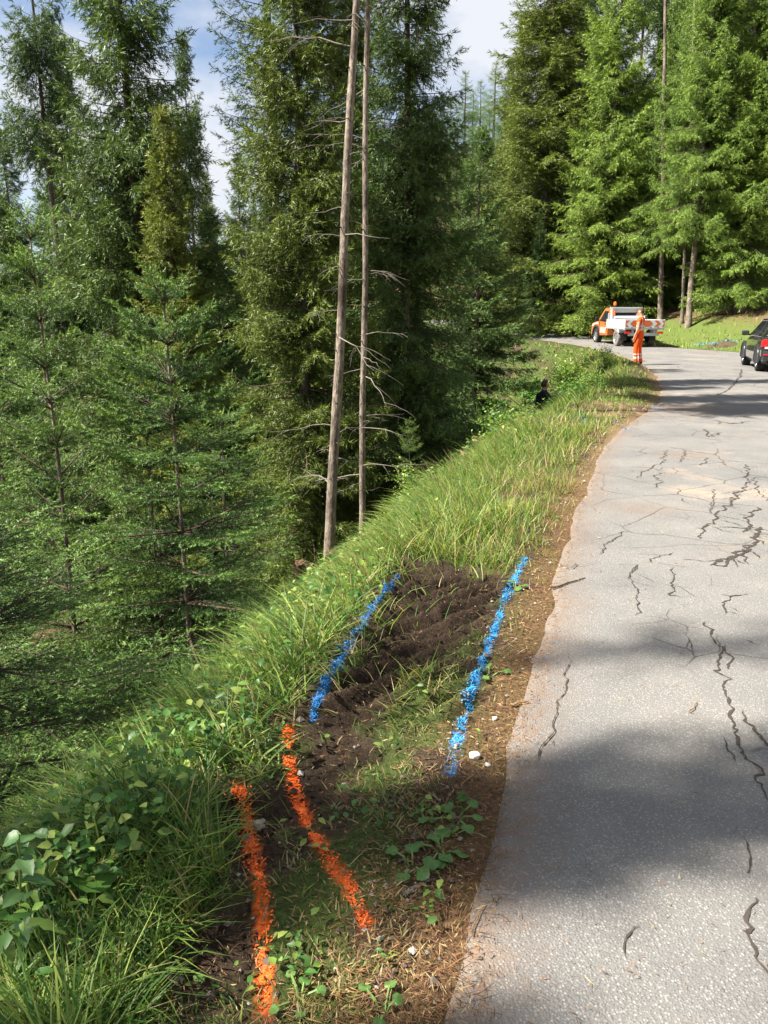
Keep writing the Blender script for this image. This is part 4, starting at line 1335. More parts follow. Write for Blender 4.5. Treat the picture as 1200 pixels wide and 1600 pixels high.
m_rot = bark_mat('rotten_wood', (.045, .032, .024), (.13, .088, .055), 12)
m_cut = plain_mat('cut_wood', (.22, .14, .08), .85, .1, var=.4, scale=30)
def stump(px, py, Y, r, h, label, seed):
    X, _, _z = at_depth(px, py, Y)
    g = np.random.default_rng(seed)
    o = thing('tree_stump', label, 'stump', (X, Y, gz(X, Y)))
    n, rows = 18, [(-.3, 1.5), (.0, 1.3), (.12, 1.08), (.5, 1.0), (.8, .96), (1.0, .95)]
    V = []
    for zz, k in rows:
        for i in range(n):
            a = 6.283 * i / n
            rr = r * k * (1 + .13 * math.sin(a * 3 + seed) + .08 * math.sin(a * 7 + seed * 2) + g.normal(0, .03))
            V.append((rr * math.cos(a), rr * math.sin(a), zz * h + (g.normal(0, .05) * h if zz == 1 else 0)))
    F = [[i * n + k, i * n + (k + 1) % n, (i + 1) * n + (k + 1) % n, (i + 1) * n + k] for i in range(len(rows) - 1) for k in range(n)]
    m1 = MB()
    m1.add(V, F)
    m1.build('bark', m_rot, o, smooth=True)
    m2 = MB()
    top = [(v[0] * .97, v[1] * .97, v[2] - .012) for v in V[-n:]]
    m2.add(top + [(0, 0, h * .95)], [[k, (k + 1) % n, n] for k in range(n)])
    m2.build('cut_face', m_cut, o)
    return o
stump(473, 880, 11.3, .16, .55, 'dark rotten stump just left of the foot of the bare leaning trunk', 1)
stump(730, 715, 14.6, .17, .55, 'broken dark stump on the slope, left of a neighbouring stump', 2)
stump(753, 700, 15.0, .20, .65, 'thick dark stump on the slope with leaves over its top', 3)
stump(797, 640, 17.2, .15, .6, 'grey stump among the shrubs below the road bend', 4)

def log(px0, py0, px1, py1, Y0, Y1, r, label, seed, mat, name='fallen_log', snag=True, lift=.0):
    a = Vector(at_depth(px0, py0, Y0))
    c = Vector(at_depth(px1, py1, Y1))
    if not lift:
        a.z, c.z = gz(a.x, a.y) + r * .7, gz(c.x, c.y) + r * .7
    g = np.random.default_rng(seed)
    m = MB()
    pts = [a.lerp(c, t_) + Vector(g.normal(0, r * .25, 3)) for t_ in np.linspace(0, 1, 9)]
    m.tube(pts, [r * (1 - .3 * t_) * g.uniform(.85, 1.15) for t_ in np.linspace(0, 1, 9)], 10)
    return tag(m.build(name, mat, smooth=True), label, 'log' if name == 'fallen_log' else 'stick')
log(345, 945, 450, 925, 9.0, 10.2, .09, 'sunlit brown log lying below the crest in the hollow', 1, bark_mat('log_bark', (.16, .1, .065), (.33, .23, .16), 10))
log(520, 870, 610, 835, 11.8, 13.2, .16, 'dark rotten log behind the crest at the foot of the bare trunks', 2, m_rot)
log(590, 830, 628, 778, 12.6, 13.2, .03, 'thin broken branch propped up right of the bare trunks', 3, m_twig, 'fallen_branch', lift=1)
log(300, 985, 430, 905, 8.2, 10.5, .035, 'thin fallen stem crossing the hollow behind the saplings', 4, m_twig_b, 'fallen_branch')
def twig_on_ground(px0, py0, px1, py1, r, label, mat, seed):
    g = np.random.default_rng(seed)
    P0, P1 = np.array(on_plane(px0, py0)), np.array(on_plane(px1, py1))
    m = MB()
    pts = []
    for t_ in np.linspace(0, 1, 7):
        q = P0 * (1 - t_) + P1 * t_ + g.normal(0, .006, 2)
        zz = max(gz(q[0], q[1]), float(zr(q[1])) + .004) + r + .004
        pts.append((q[0], q[1], zz))
    m.tube(pts, [r * (1 - .5 * t_) for t_ in np.linspace(0, 1, 7)], 6)
    return tag(m.build('twig', mat, smooth=True), label, 'twig')
twig_on_ground(862, 922, 915, 906, .006, 'curved brown twig lying on the asphalt edge beside the top of the blue line', m_twig_b, 1)
twig_on_ground(797, 1104, 826, 1099, .006, 'short light brown twig at the asphalt edge halfway up', m_cut, 2)
twig_on_ground(728, 1461, 782, 1401, .0022, 'thin straw stalk lying on the asphalt near the bottom', m_cut, 3)
twig_on_ground(632, 1408, 678, 1383, .006, 'broken brown twig in the trodden grass near the asphalt', m_twig, 4)
twig_on_ground(655, 1395, 672, 1380, .005, 'short orange-brown twig end beside the broken twig', m_cut, 5)
twig_on_ground(1080, 1118, 1088, 1098, .003, 'wisp of dry grass lying on the asphalt', m_cut, 6)

# ------------------------------------------------------------------ leafy plants
def big_leaf(seed, r=1.0):
    """a wavy heart shaped leaf lying in the xy plane, its stalk at the origin"""
    g = np.random.default_rng(seed)
    n = 26
    a = np.linspace(-math.pi * .93, math.pi * .93, n)
    rr = r * (.62 + .22 * np.cos(a) + .06 * np.abs(np.sin(a * 4))) * g.uniform(.93, 1.05, n)
    ring = np.stack([rr * np.cos(a) + r * .15, rr * np.sin(a), .10 * r * np.sin(a * 3 + seed) - .12 * r * np.cos(a) ** 2], 1)
    mid = ring * np.array((.5, .5, .35)) + np.array((0, 0, .03 * r))
    V = np.concatenate([[[0, 0, -.02 * r]], mid, ring])
    F = [(0, 1 + i, 2 + i) for i in range(n - 1)]
    Q = [(1 + i, 1 + n + i, 2 + n + i, 2 + i) for i in range(n - 1)]
    vein = np.concatenate([[1.25], np.where(np.arange(n) % 4 == 0, 1.2, .95), np.where(np.arange(n) % 4 == 0, 1.1, .9)])
    return V, [np.array(Q), np.array(F)], vein
leaf_cache = {}
def leaf_data(i, col):
    if (i, col) not in leaf_cache:
        V, F, vein = big_leaf(i)
        leaf_cache[(i, col)] = np_mesh('leaf', V, F, np.array(col)[None] * vein[:, None], [m_leaf])
    return leaf_cache[(i, col)]
m_stalk = plain_mat('leaf_stalks', (.12, .19, .05), .5, .3)

def rosette(name, px, py, n, rad, h, lsize, col, label, seed, group, cat='plant', upright=.3, zoff=None):
    X, Y = on_plane(px, py)
    for _ in range(8):
        X, Y = on_plane(px, py, gz(X, Y) + h * .5)
    g = np.random.default_rng(seed)
    zb = gz(X, Y)
    o = thing(name, label, cat, (X, Y, zb), group=group)
    for i in range(n):
        a = 6.283 * i / n + g.normal(0, .35)
        rr = rad * g.uniform(.35, 1.1)
        lx_, ly_ = rr * math.cos(a), rr * math.sin(a)
        lz = max(gz(X + lx_, Y + ly_) - zb, -.3) + h * g.uniform(.55, 1.15)
        st = MB()
        st.tube([(0, 0, -.02), (lx_ * .5, ly_ * .5, lz * .75), (lx_, ly_, lz)], [.004, .0035, .003], 5)
        so = st.build('stalk', m_stalk, o, smooth=True)
        s = lsize * g.uniform(.65, 1.15)
        lf = link('leaf', leaf_data(int(g.integers(0, 5)), col), o, (lx_, ly_, lz), (g.normal(0, .25), g.uniform(-.15, upright), a), (s, s, s))
    return o
BUT, BUTD, HERB = (.20, .33, .055), (.09, .19, .035), (.10, .20, .05)  # butterbur in two tones: sun and shade on the slope put into leaf colour
for i, (px, py, nn, rd, h, ls, cl_c, lb) in enumerate((
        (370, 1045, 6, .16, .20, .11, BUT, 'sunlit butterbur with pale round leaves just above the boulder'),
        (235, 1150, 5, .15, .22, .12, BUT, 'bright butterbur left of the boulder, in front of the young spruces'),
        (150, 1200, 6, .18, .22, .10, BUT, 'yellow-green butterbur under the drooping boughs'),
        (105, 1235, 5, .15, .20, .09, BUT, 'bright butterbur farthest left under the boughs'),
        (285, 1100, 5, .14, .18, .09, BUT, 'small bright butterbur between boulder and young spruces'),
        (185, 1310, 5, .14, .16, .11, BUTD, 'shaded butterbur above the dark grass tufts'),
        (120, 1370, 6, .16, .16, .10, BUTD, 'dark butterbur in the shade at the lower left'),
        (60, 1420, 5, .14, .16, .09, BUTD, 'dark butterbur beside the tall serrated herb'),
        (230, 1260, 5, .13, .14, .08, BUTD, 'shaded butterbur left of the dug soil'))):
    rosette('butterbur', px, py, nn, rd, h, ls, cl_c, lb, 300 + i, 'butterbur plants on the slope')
for i, (px, py, nn, ls, lb) in enumerate(((712, 1275, 5, .032, 'broad-leaved plantain near the asphalt, upper one of the cluster'), (690, 1325, 6, .036, 'broad-leaved plantain in the middle of the cluster by the asphalt'), (645, 1350, 5, .030, 'pale lobed herb left of the plantain cluster'),
                                      (765, 1050, 4, .026, 'small round-leaved herb on the right blue line'), (805, 915, 5, .03, 'low broad herb beside the top of the right blue line'), (660, 1270, 4, .022, 'small herb above the plantain cluster'), (600, 1580, 5, .024, 'small leafy herb at the bottom near the asphalt corner'), (470, 1560, 5, .022, 'small leafy herb right of the orange line at the bottom'),
                                      (435, 1195, 4, .018, 'small herb beside the top of the right orange line'))):
    rosette('plantain', px, py, nn, .075, .025, ls, HERB, lb, 400 + i, 'broad-leaved weeds on the verge', upright=.15)

def tall_herb(px, py, h, n, lsz, label, seed, name='leafy_herb', col=HERB, lean=.1):
    X, Y = on_plane(px, py)
    for _ in range(8):
        X, Y = on_plane(px, py, gz(X, Y))
    g = np.random.default_rng(seed)
    o = thing(name, label, 'plant', (X, Y, gz(X, Y)))
    st = MB()
    st.tube([(0, 0, -.03), (lean * h * .4, .01, h * .5), (lean * h, 0, h)], [.005, .004, .002], 6)
    st.build('stem', m_stalk, o, smooth=True)
    def fine_leaf(L, W, col):
        rows = np.linspace(0, 1, 10)
        wv_ = W * .5 * np.sin(np.clip(rows, 0, 1) ** .75 * math.pi) ** .8 * (1 + .10 * (np.arange(10) % 2))
        zc = .12 * L * rows - .38 * L * rows ** 2
        V = np.concatenate([np.stack([rows * L, k_ * wv_, zc + abs(k_) * wv_ * .22 + .012 * L * np.sin(rows * 14 + k_)], 1) for k_ in (-1, -.5, 0, .5, 1)])
        i_ = np.arange(9)
        F = np.concatenate([np.stack([c_ * 10 + i_, c_ * 10 + i_ + 1, (c_ + 1) * 10 + i_ + 1, (c_ + 1) * 10 + i_], 1) for c_ in range(4)])
        vein = np.repeat(np.array([.9, .97, 1.3, .97, .9]), 10)
        return V, F, np.array(col)[None] * vein[:, None]
    for i in range(n):
        t_ = .18 + .8 * i / (n - 1)
        a = i * 2.4 + g.normal(0, .3)
        V, F, C_ = fine_leaf(lsz * (1.15 - .5 * t_) * g.uniform(.8, 1.2), lsz * .42, np.array(col) * g.uniform(.75, 1.2))
        link('leaf', np_mesh('leaf', V, F, C_, [m_leaf]), o, (lean * h * t_, .01, h * t_), (g.normal(0, .25), g.uniform(-.25, .35), a))
    return o
tall_herb(35, 1560, .46, 13, .085, 'tall upright herb with large pale oval leaves at the lower left edge', 1, col=(.075, .15, .05))
tall_herb(75, 1480, .34, 10, .062, 'shorter upright herb right of the tall one at the lower left', 2, col=(.07, .14, .045))
tall_herb(500, 905, .42, 14, .09, 'sunlit leafy herb on the crest below the bare trunks', 3, col=(.20, .30, .07))
tall_herb(480, 925, .36, 12, .08, 'second leafy herb on the crest, left of the sunlit one', 4, col=(.18, .28, .07))
tall_herb(535, 890, .35, 12, .08, 'third leafy herb on the crest, right of the sunlit one', 5, col=(.18, .28, .06))

# shrubs on the bank below the bend
def shrub_mesh(seed, n, R0, H0, ls, cols, p):
    g = np.random.default_rng(seed)
    cen = np.stack([g.normal(0, R0 * .5, 9), g.normal(0, R0 * .5, 9), g.uniform(.25, .85, 9) * H0], 1)
    q = cen[g.integers(0, 9, n)] + g.normal(0, 1, (n, 3)) * np.array((R0 * .33, R0 * .33, H0 * .16))
    q[:, 2] = np.abs(q[:, 2])
    a = g.uniform(0, 6.28, n)
    D = norm(np.stack([np.cos(a), np.sin(a), g.normal(-.1, .4, n)], 1))
    Nn = norm(np.stack([g.normal(0, .5, n), g.normal(0, .5, n), np.ones(n)], 1))
    ln = ls * g.uniform(.6, 1.3, n)
    V, F, C_ = leaf_mesh(q, D, Nn, ln, ln * g.uniform(.45, .7, n), pick(g, n, cols, p))
    st = MB()
    for c_ in cen:
        st.tube([(0, 0, -.1), (c_[0] * .4, c_[1] * .4, c_[2] * .5), tuple(c_)], [.012, .009, .004], 5)
    me = bpy.data.meshes.new('stems')
    me.from_pydata(st.v, [], st.f)
    me.materials.append(m_twig_b)
    return np_mesh('leaves', V, F, C_, [m_leaf]), me
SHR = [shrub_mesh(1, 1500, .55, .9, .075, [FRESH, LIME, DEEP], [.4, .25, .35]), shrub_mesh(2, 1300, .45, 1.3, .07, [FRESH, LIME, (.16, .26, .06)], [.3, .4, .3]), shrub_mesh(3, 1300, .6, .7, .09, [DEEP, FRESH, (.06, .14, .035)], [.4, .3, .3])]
for i, (px, py, Y, k, s, lb) in enumerate((
        (790, 690, 14.5, 0, .9, 'bright leafy shrub beside the thick dark stump'), (828, 650, 16.8, 1, .42, 'tall green shrub in front of the person in the bushes'), (884, 640, 17.6, 1, .5, 'green shrub right in front of the hidden person'),
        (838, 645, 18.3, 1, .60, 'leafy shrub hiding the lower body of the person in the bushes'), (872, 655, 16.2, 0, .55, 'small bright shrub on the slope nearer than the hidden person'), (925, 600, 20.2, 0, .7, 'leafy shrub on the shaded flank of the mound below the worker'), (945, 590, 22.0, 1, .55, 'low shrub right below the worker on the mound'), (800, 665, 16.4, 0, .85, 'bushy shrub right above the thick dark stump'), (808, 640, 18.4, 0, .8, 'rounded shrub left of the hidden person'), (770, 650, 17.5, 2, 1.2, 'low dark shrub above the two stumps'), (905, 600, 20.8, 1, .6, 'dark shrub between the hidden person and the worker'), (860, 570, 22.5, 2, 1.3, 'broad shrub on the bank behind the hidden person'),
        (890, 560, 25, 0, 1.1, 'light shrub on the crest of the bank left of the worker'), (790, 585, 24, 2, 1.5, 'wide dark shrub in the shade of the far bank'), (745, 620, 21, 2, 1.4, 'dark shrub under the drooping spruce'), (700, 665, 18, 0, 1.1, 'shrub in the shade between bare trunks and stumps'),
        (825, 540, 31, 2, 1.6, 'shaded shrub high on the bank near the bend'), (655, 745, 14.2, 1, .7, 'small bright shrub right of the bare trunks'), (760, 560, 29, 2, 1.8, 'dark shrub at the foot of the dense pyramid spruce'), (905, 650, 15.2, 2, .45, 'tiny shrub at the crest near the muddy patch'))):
    X, _, Z = at_depth(px, py, Y)
    o = thing('shrub', lb, 'shrub', (X, Y, gz(X, Y) - .05), (0, 0, i * 1.3), (s, s, s), 'shrubs on the bank below the bend')
    link('leaves', SHR[k][0], o)['kind'] = 'stuff'
    link('stems', SHR[k][1], o)['kind'] = 'stuff'

# ------------------------------------------------------------------ vehicles
m_white = plain_mat('white_paint', (.50, .51, .51), .45, .45, var=.06, scale=3, coat=.2)
m_orange = plain_mat('orange_paint', (.40, .12, .03), .35, .45, var=.06, scale=4, coat=.3)
m_org_film = plain_mat('orange_film', (.45, .10, .03), .5, .4, var=.05)
m_tyre = plain_mat('tyre_rubber', (.022, .022, .023), .85, .2, var=.3, scale=30)
m_dusty = plain_mat('dusty_tyre', (.16, .145, .125), .9, .1, var=.35, scale=14)
m_steel = plain_mat('steel_rim', (.30, .30, .31), .4, .5, .6)
m_grey = plain_mat('grey_metal', (.42, .43, .44), .45, .5, .4, var=.1)
m_blackp = plain_mat('black_plastic', (.018, .018, .02), .55, .35)
m_under = plain_mat('chassis_black', (.02, .019, .018), .8, .2, var=.4)
m_glass = plain_mat('dark_glass', (.012, .016, .018), .04, .6, var=.05)
m_red = plain_mat('red_lens', (.55, .012, .018), .15, .6, var=.05)
m_white_l = plain_mat('clear_lens', (.65, .65, .68), .15, .6, var=.03)
m_amber = plain_mat('amber_lens', (.75, .14, .02), .2, .6, var=.05)
m_carp = plain_mat('dark_grey_car_paint', (.030, .033, .036), .18, .6, .35, var=.06, scale=2, coat=1.0)
m_chrome = plain_mat('chrome', (.62, .62, .64), .12, .6, 1.0, var=.02)
m_silver = plain_mat('silver_rim', (.55, .56, .58), .25, .6, .7, var=.03)
m_beige = plain_mat('beige_trim', (.45, .38, .26), .8, .2)
m_redbox = plain_mat('red_plastic', (.55, .045, .025), .5, .4)
m_yellow = plain_mat('yellow_plastic', (.70, .42, .03), .5, .4)

def wheel(parent, c, r, wdt, side, tyre, rim, spokes=5, name='wheel'):
    o = link(name, None, parent, c)
    t_ = MB()
    h = wdt / 2
    t_.lathe([(r * .62, -h * .95), (r * .80, -h), (r * .95, -h * .9), (r, -h * .62), (r, h * .62), (r * .95, h * .9), (r * .80, h), (r * .62, h * .95)], (0, 0, 0), 'x', 32)
    t_.build('tyre', tyre, o, smooth=True)
    q = MB()
    f = side * h
    q.lathe([(r * .64, f * .95), (r * .60, f * .8), (r * .56, f * .55), (r * .2, f * .45), (r * .15, f * .7), (.001, f * .72)], (0, 0, 0), 'x', 28)
    for i in range(spokes):
        a = 6.283 * i / spokes
        q.box((f * .68, math.cos(a) * r * .36, math.sin(a) * r * .36), (.03, r * .46, r * .13), rx=a)
    q.build('rim', rim, o)
    return o

# --- pickup with a drop-side flatbed
TX, TY = 12.05, 38.2
truck = thing('flatbed_truck', 'orange pickup truck with a white drop-side flatbed and chevron tailboard at the bend', 'truck', (TX, TY, float(zr(TY)) + .012), (.006, 0, R_(3.0)))
wheel(truck, (-.78, 0, .39), .39, .26, -1, m_dusty, m_steel, 6)
wheel(truck, (.78, 0, .39), .39, .26, 1, m_dusty, m_steel, 6)
wheel(truck, (-.78, 3.05, .39), .39, .26, -1, m_tyre, m_steel, 6)
wheel(truck, (.78, 3.05, .39), .39, .26, 1, m_tyre, m_steel, 6)
k = MB()
for sx in (-.45, .45):
    k.box((sx, 1.2, .56), (.1, 4.6, .16))
for yy in (-1.0, 0, .9, 2.0, 3.05):
    k.box((0, yy, .52), (.9, .12, .1))
k.tube([(-.7, 0, .39), (.7, 0, .39)], .06, 8)
k.tube([(-.7, 3.05, .39), (.7, 3.05, .39)], .05, 8)
k.box((0, .45, .5), (.5, .8, .25))
k.build('chassis', m_under, truck)
# cab: lofted from side profile, narrower at the roof
def loft(sections, close=True):
    n = len(sections[0])
    m = MB()
    V = [p for s_ in sections for p in s_]
    F = [[i * n + k, i * n + (k + 1) % n, (i + 1) * n + (k + 1) % n, (i + 1) * n + k] for i in range(len(sections) - 1) for k in range(n)]
    if close:
        F += [list(range(n))[::-1], [(len(sections) - 1) * n + k for k in range(n)]]
    m.add(V, F)
    return m
prof = [(1.42, .45), (1.42, 1.05), (1.47, 1.62), (1.56, 1.76), (2.25, 1.78), (2.42, 1.72), (2.95, 1.14), (3.75, 1.02), (3.92, .92), (3.95, .42), (3.5, .40), (3.44, .70), (3.28, .86), (3.05, .90), (2.82, .86), (2.66, .70), (2.60, .42)]
def cab_x(z):
    return .86 if z < 1.1 else .86 - (z - 1.1) * .23
secs = []
for f in (-1, -.97, .97, 1):
    secs.append([(f * cab_x(z), y, z if abs(f) == 1 else z) for y, z in prof])
loft(secs).build('cab', m_orange, truck, .03)
for sx in (-1, 1):
    q = MB()
    gpts = [(1.62, 1.13), (1.66, 1.62), (2.24, 1.64), (2.66, 1.16)]
    q.add([(sx * (cab_x(z) + .012), y, z) for y, z in gpts] + [(sx * (cab_x(z) + .002), y, z) for y, z in gpts], [[0, 1, 2, 3], [4, 5, 6, 7], [0, 1, 5, 4], [1, 2, 6, 5], [2, 3, 7, 6], [3, 0, 4, 7]])
    q.build('side_window', m_glass, truck)
    d = MB()
    dp = [(1.60, .50), (1.58, 1.10), (2.70, 1.10), (2.72, .90), (2.58, .70), (2.52, .50)]
    d.add([(sx * (cab_x(z) + .014), y, z) for y, z in dp] + [(sx * (cab_x(z) + .001), y, z) for y, z in dp], [list(range(6)), list(range(6, 12))] + [[i, (i + 1) % 6, (i + 1) % 6 + 6, i + 6] for i in range(6)])
    door = d.build('door', m_orange, truck)
    h_ = MB()
    h_.box((sx * .885, 1.72, 1.02), (.02, .16, .035))
    h_.build('door_handle', m_blackp, door)
    for i, yy in enumerate((1.66, 1.84, 2.02, 2.20, 2.36)):                   # slanted white strokes on the lower door and wing
        st = MB()
        st.add([(sx * .8785, yy, .56), (sx * .8785, yy + .09, .56), (sx * .8785, yy + .01, .86 - .03 * (i % 2)), (sx * .8785, yy - .08, .86 - .03 * (i % 2))], [[0, 1, 2, 3]])
        st.build('white_stripe', m_white, door)
    fl = MB()
    arch = [(3.05 + .52 * math.cos(a), .40 + .52 * math.sin(a)) for a in np.linspace(math.pi * 1.0, 0, 13)]
    arch2 = [(3.05 + .43 * math.cos(a), .40 + .43 * math.sin(a)) for a in np.linspace(0, math.pi, 13)]
    fl.prism(arch + arch2, sx * .80, sx * .94)
    fl.build('wheel_arch', m_blackp, truck)
    wg = MB()
    wp = [(2.75, .98), (2.95, 1.08), (3.70, .97), (3.85, .85), (3.60, .88), (3.3, 1.0), (2.9, .98)]
    wg.add([(sx * .872, y, z) for y, z in wp], [list(range(7))])
    wg.build('white_wing_panel', m_white, truck)
    mi = MB()
    mi.box((sx * 1.02, 2.62, 1.22), (.2, .09, .2))
    mi.box((sx * .90, 2.64, 1.18), (.12, .04, .05))
    mi.build('wing_mirror', m_blackp, truck, .02)
q = MB()
q.box((0, 1.395, 1.12), (1.66, .03, .30))
q.box((0, 1.40, 1.66), (1.50, .05, .20))
q.build('rear_panel', m_white, truck, .01)
q = MB()
q.box((0, 1.402, 1.40), (1.2, .02, .36), rx=-.08)
q.build('rear_window', m_glass, truck)
q = MB()
q.prism([(2.45, 1.70), (2.93, 1.17), (2.95, 1.19), (2.47, 1.72)], -.68, .68)
q.build('windscreen', m_glass, truck)
q = MB()
q.box((0, 3.96, .55), (1.72, .14, .22))
q.build('front_bumper', m_blackp, truck, .03)
# load bed
q = MB()
q.box((0, .05, .84), (1.90, 2.56, .07))
q.build('bed_floor', m_grey, truck)
for sx in (-1, 1):
    q = MB()
    q.box((sx * .935, .05, 1.06), (.035, 2.56, .36))
    side = q.build('side_board', m_white, truck, .008)
    q = MB()
    for zz in (.95, 1.06, 1.17):
        q.box((sx * .956, .05, zz), (.012, 2.5, .02))
    q.box((sx * .96, -.25, 1.18), (.02, .06, .1))
    q.box((sx * .96, .45, 1.18), (.02, .06, .1))
    q.build('ribs_and_latches', m_grey, side)
    q = MB()
    q.box((sx * .93, -1.21, 1.02), (.05, .05, .48))
    q.build('corner_post', m_white, truck)
    q = MB()
    q.prism([(-.50, .80), (-.44, .62), (-.05, .86), (.30, .84), (.44, .80)], sx * .60, sx * .93)
    q.build('mudguard', m_white, truck)
    q = MB()
    q.box((sx * .70, -.52, .45), (.30, .015, .34))
    q.build('mud_flap', m_blackp, truck)
    q = MB()
    q.box((sx * .78, -1.22, .66), (.26, .05, .1))
    q.build('tail_lamp', m_red, truck)
tail = MB()
tail.box((0, -1.235, 1.05), (1.86, .035, .38))
tb = tail.build('tailboard', m_white, truck, .006)
def film(pts, nm='chevron'):
    m = MB()
    m.prism([(x_, z_) for x_, z_ in pts], -1.2545, -1.2575, 'y')
    m.build(nm, m_org_film, tb)
zt, zb, zm = 1.215, .93, 1.0725
film([(-.70, zm), (-.55, zt), (.23, zt), (.38, zm), (.23, zb), (-.55, zb)], 'arrow_panel')
film([(.44, zt), (.60, zt), (.75, zm), (.60, zb), (.44, zb), (.59, zm)])
film([(.80, zt), (.92, zt), (.92, zb), (.80, zb), (.90, zm)])
film([(-.92, zt), (-.75, zt), (-.90, zm), (-.75, zb), (-.92, zb)])
for xx in (-.6, -.2, .3, .65):
    q = MB()
    q.box((xx, -1.262, .885), (.09, .012, .025))
    q.build('hinge', m_blackp, tb)
q = MB()
q.box((0, -1.15, .58), (1.45, .08, .14))
q.box((-.5, -1.1, .70), (.08, .12, .16))
q.box((.5, -1.1, .70), (.08, .12, .16))
q.build('rear_bumper', m_grey, truck, .01)
q = MB()
q.box((0, -1.196, .60), (.5, .01, .11))
q.build('number_plate', m_white, truck)
# headboard frame behind the cab
q = MB()
for sx in (-.72, .72):
    q.prism([(1.30, .86), (1.38, .86), (1.38, 1.80), (1.30, 1.80), (1.20, 1.22), (1.0, 1.22), (1.0, 1.16), (1.24, .86)], sx - .03, sx + .03)
    q.box((sx, 1.33, 1.2), (.34, .03, .62))
q.box((0, 1.34, 1.78), (1.62, .08, .06))
q.box((0, 1.34, 1.36), (1.5, .04, .08))
q.build('headboard_frame', m_white, truck, .006)
q = MB()
q.tube([(-.70, .95, 1.30), (.80, .95, 1.30)], .09, 14)
q.build('rolled_tarpaulin', m_white, truck, smooth=True)
for sx in (-.66, .62):
    q = MB()
    q.prism([(1.28, 1.42), (1.28, 1.70), (1.26, 1.70), (1.12, 1.42)], sx - .05, sx + .06)
    q.build('orange_strap', m_org_film, truck)
bc = link('beacon', None, truck, (-.52, 1.5, 1.80))
q = MB()
q.tube([(0, 0, 0), (0, 0, .10)], .05, 12)
q.build('beacon_base', m_blackp, bc)
q = MB()
q.lathe([(.072, .10), (.075, .2), (.062, .25), (.03, .275), (.001, .28)], (0, 0, 0), 'z', 16)
q.build('beacon_lens', m_amber, bc, smooth=True)

# --- estate car with its tailgate open
CX, CY = 11.45, 22.15
car = thing('estate_car', 'dark grey estate car with its tailgate raised at the right edge', 'car', (CX, CY + .0, float(zr(CY)) + .012), (0, 0, R_(-17)))
# origin at ground under the rear axle
for sx, yy in ((-1, 0), (1, 0), (-1, 2.76), (1, 2.76)):
    wheel(car, (sx * .775, yy, .32), .32, .24, sx, m_tyre, m_silver, 5)
def ring(y, w, zb_, zt_, wt):
    return [(-w * .90, y, zb_), (-w * .99, y, zb_ + .12), (-w, y, .52), (-w * .985, y, zt_ - .10), (-w * wt, y, zt_), (w * wt, y, zt_), (w * .985, y, zt_ - .10), (w, y, .52), (w * .99, y, zb_ + .12), (w * .90, y, zb_)]
body = [ring(-.55, .90, .24, .95, .93), ring(-.3, .905, .22, .955, .93), ring(.5, .905, .20, .95, .93), ring(1.5, .905, .2, .94, .93), ring(2.1, .90, .20, .93, .9), ring(2.5, .895, .20, .88, .85), ring(3.1, .88, .2, .80, .8), ring(3.45, .80, .22, .70, .7), ring(3.56, .66, .28, .58, .7)]
loft(body).build('body', m_carp, car, .02, True)
# greenhouse: roof, pillars and glass
roof = MB()
yr = [(-.72, 1.36), (-.5, 1.41), (.3, 1.45), (1.0, 1.445), (1.45, 1.38)]
V, F = [], []
for y_, z_ in yr:
    for f in (-1, -.8, 0, .8, 1):
        V.append((f * .62, y_, z_ - .05 * abs(f) ** 3))
for y_, z_ in yr:
    for f in (-1, -.8, 0, .8, 1):
        V.append((f * .60, y_, z_ - .05 * abs(f) ** 3 - .05))
n5 = len(yr) * 5
for i in range(len(yr) - 1):
    for kx in range(4):
        a = i * 5 + kx
        F += [[a, a + 1, a + 6, a + 5], [a + n5, a + 5 + n5, a + 6 + n5, a + 1 + n5]]
for kx in range(4):
    F += [[kx, kx + n5, kx + 1 + n5, kx + 1], [20 + kx, 21 + kx, 21 + kx + n5, 20 + kx + n5]]
for i in range(4):
    F += [[i * 5, i * 5 + 5, i * 5 + 5 + n5, i * 5 + n5], [i * 5 + 4, i * 5 + 4 + n5, i * 5 + 9 + n5, i * 5 + 9]]
roof.add(V, F)
roof.build('roof', m_carp, car, smooth=True)
def quad_panel(nm, pts, th, mat, par):
    m = MB()
    a = [Vector(p) for p in pts]
    nrm = (a[1] - a[0]).cross(a[2] - a[0]).normalized() * th
    n = len(a)
    m.add([p for p in a] + [p - nrm for p in a], [list(range(n)), list(range(n, 2 * n))[::-1]] + [[i, (i + 1) % n, (i + 1) % n + n, i + n] for i in range(n)])
    return m.build(nm, mat, par)
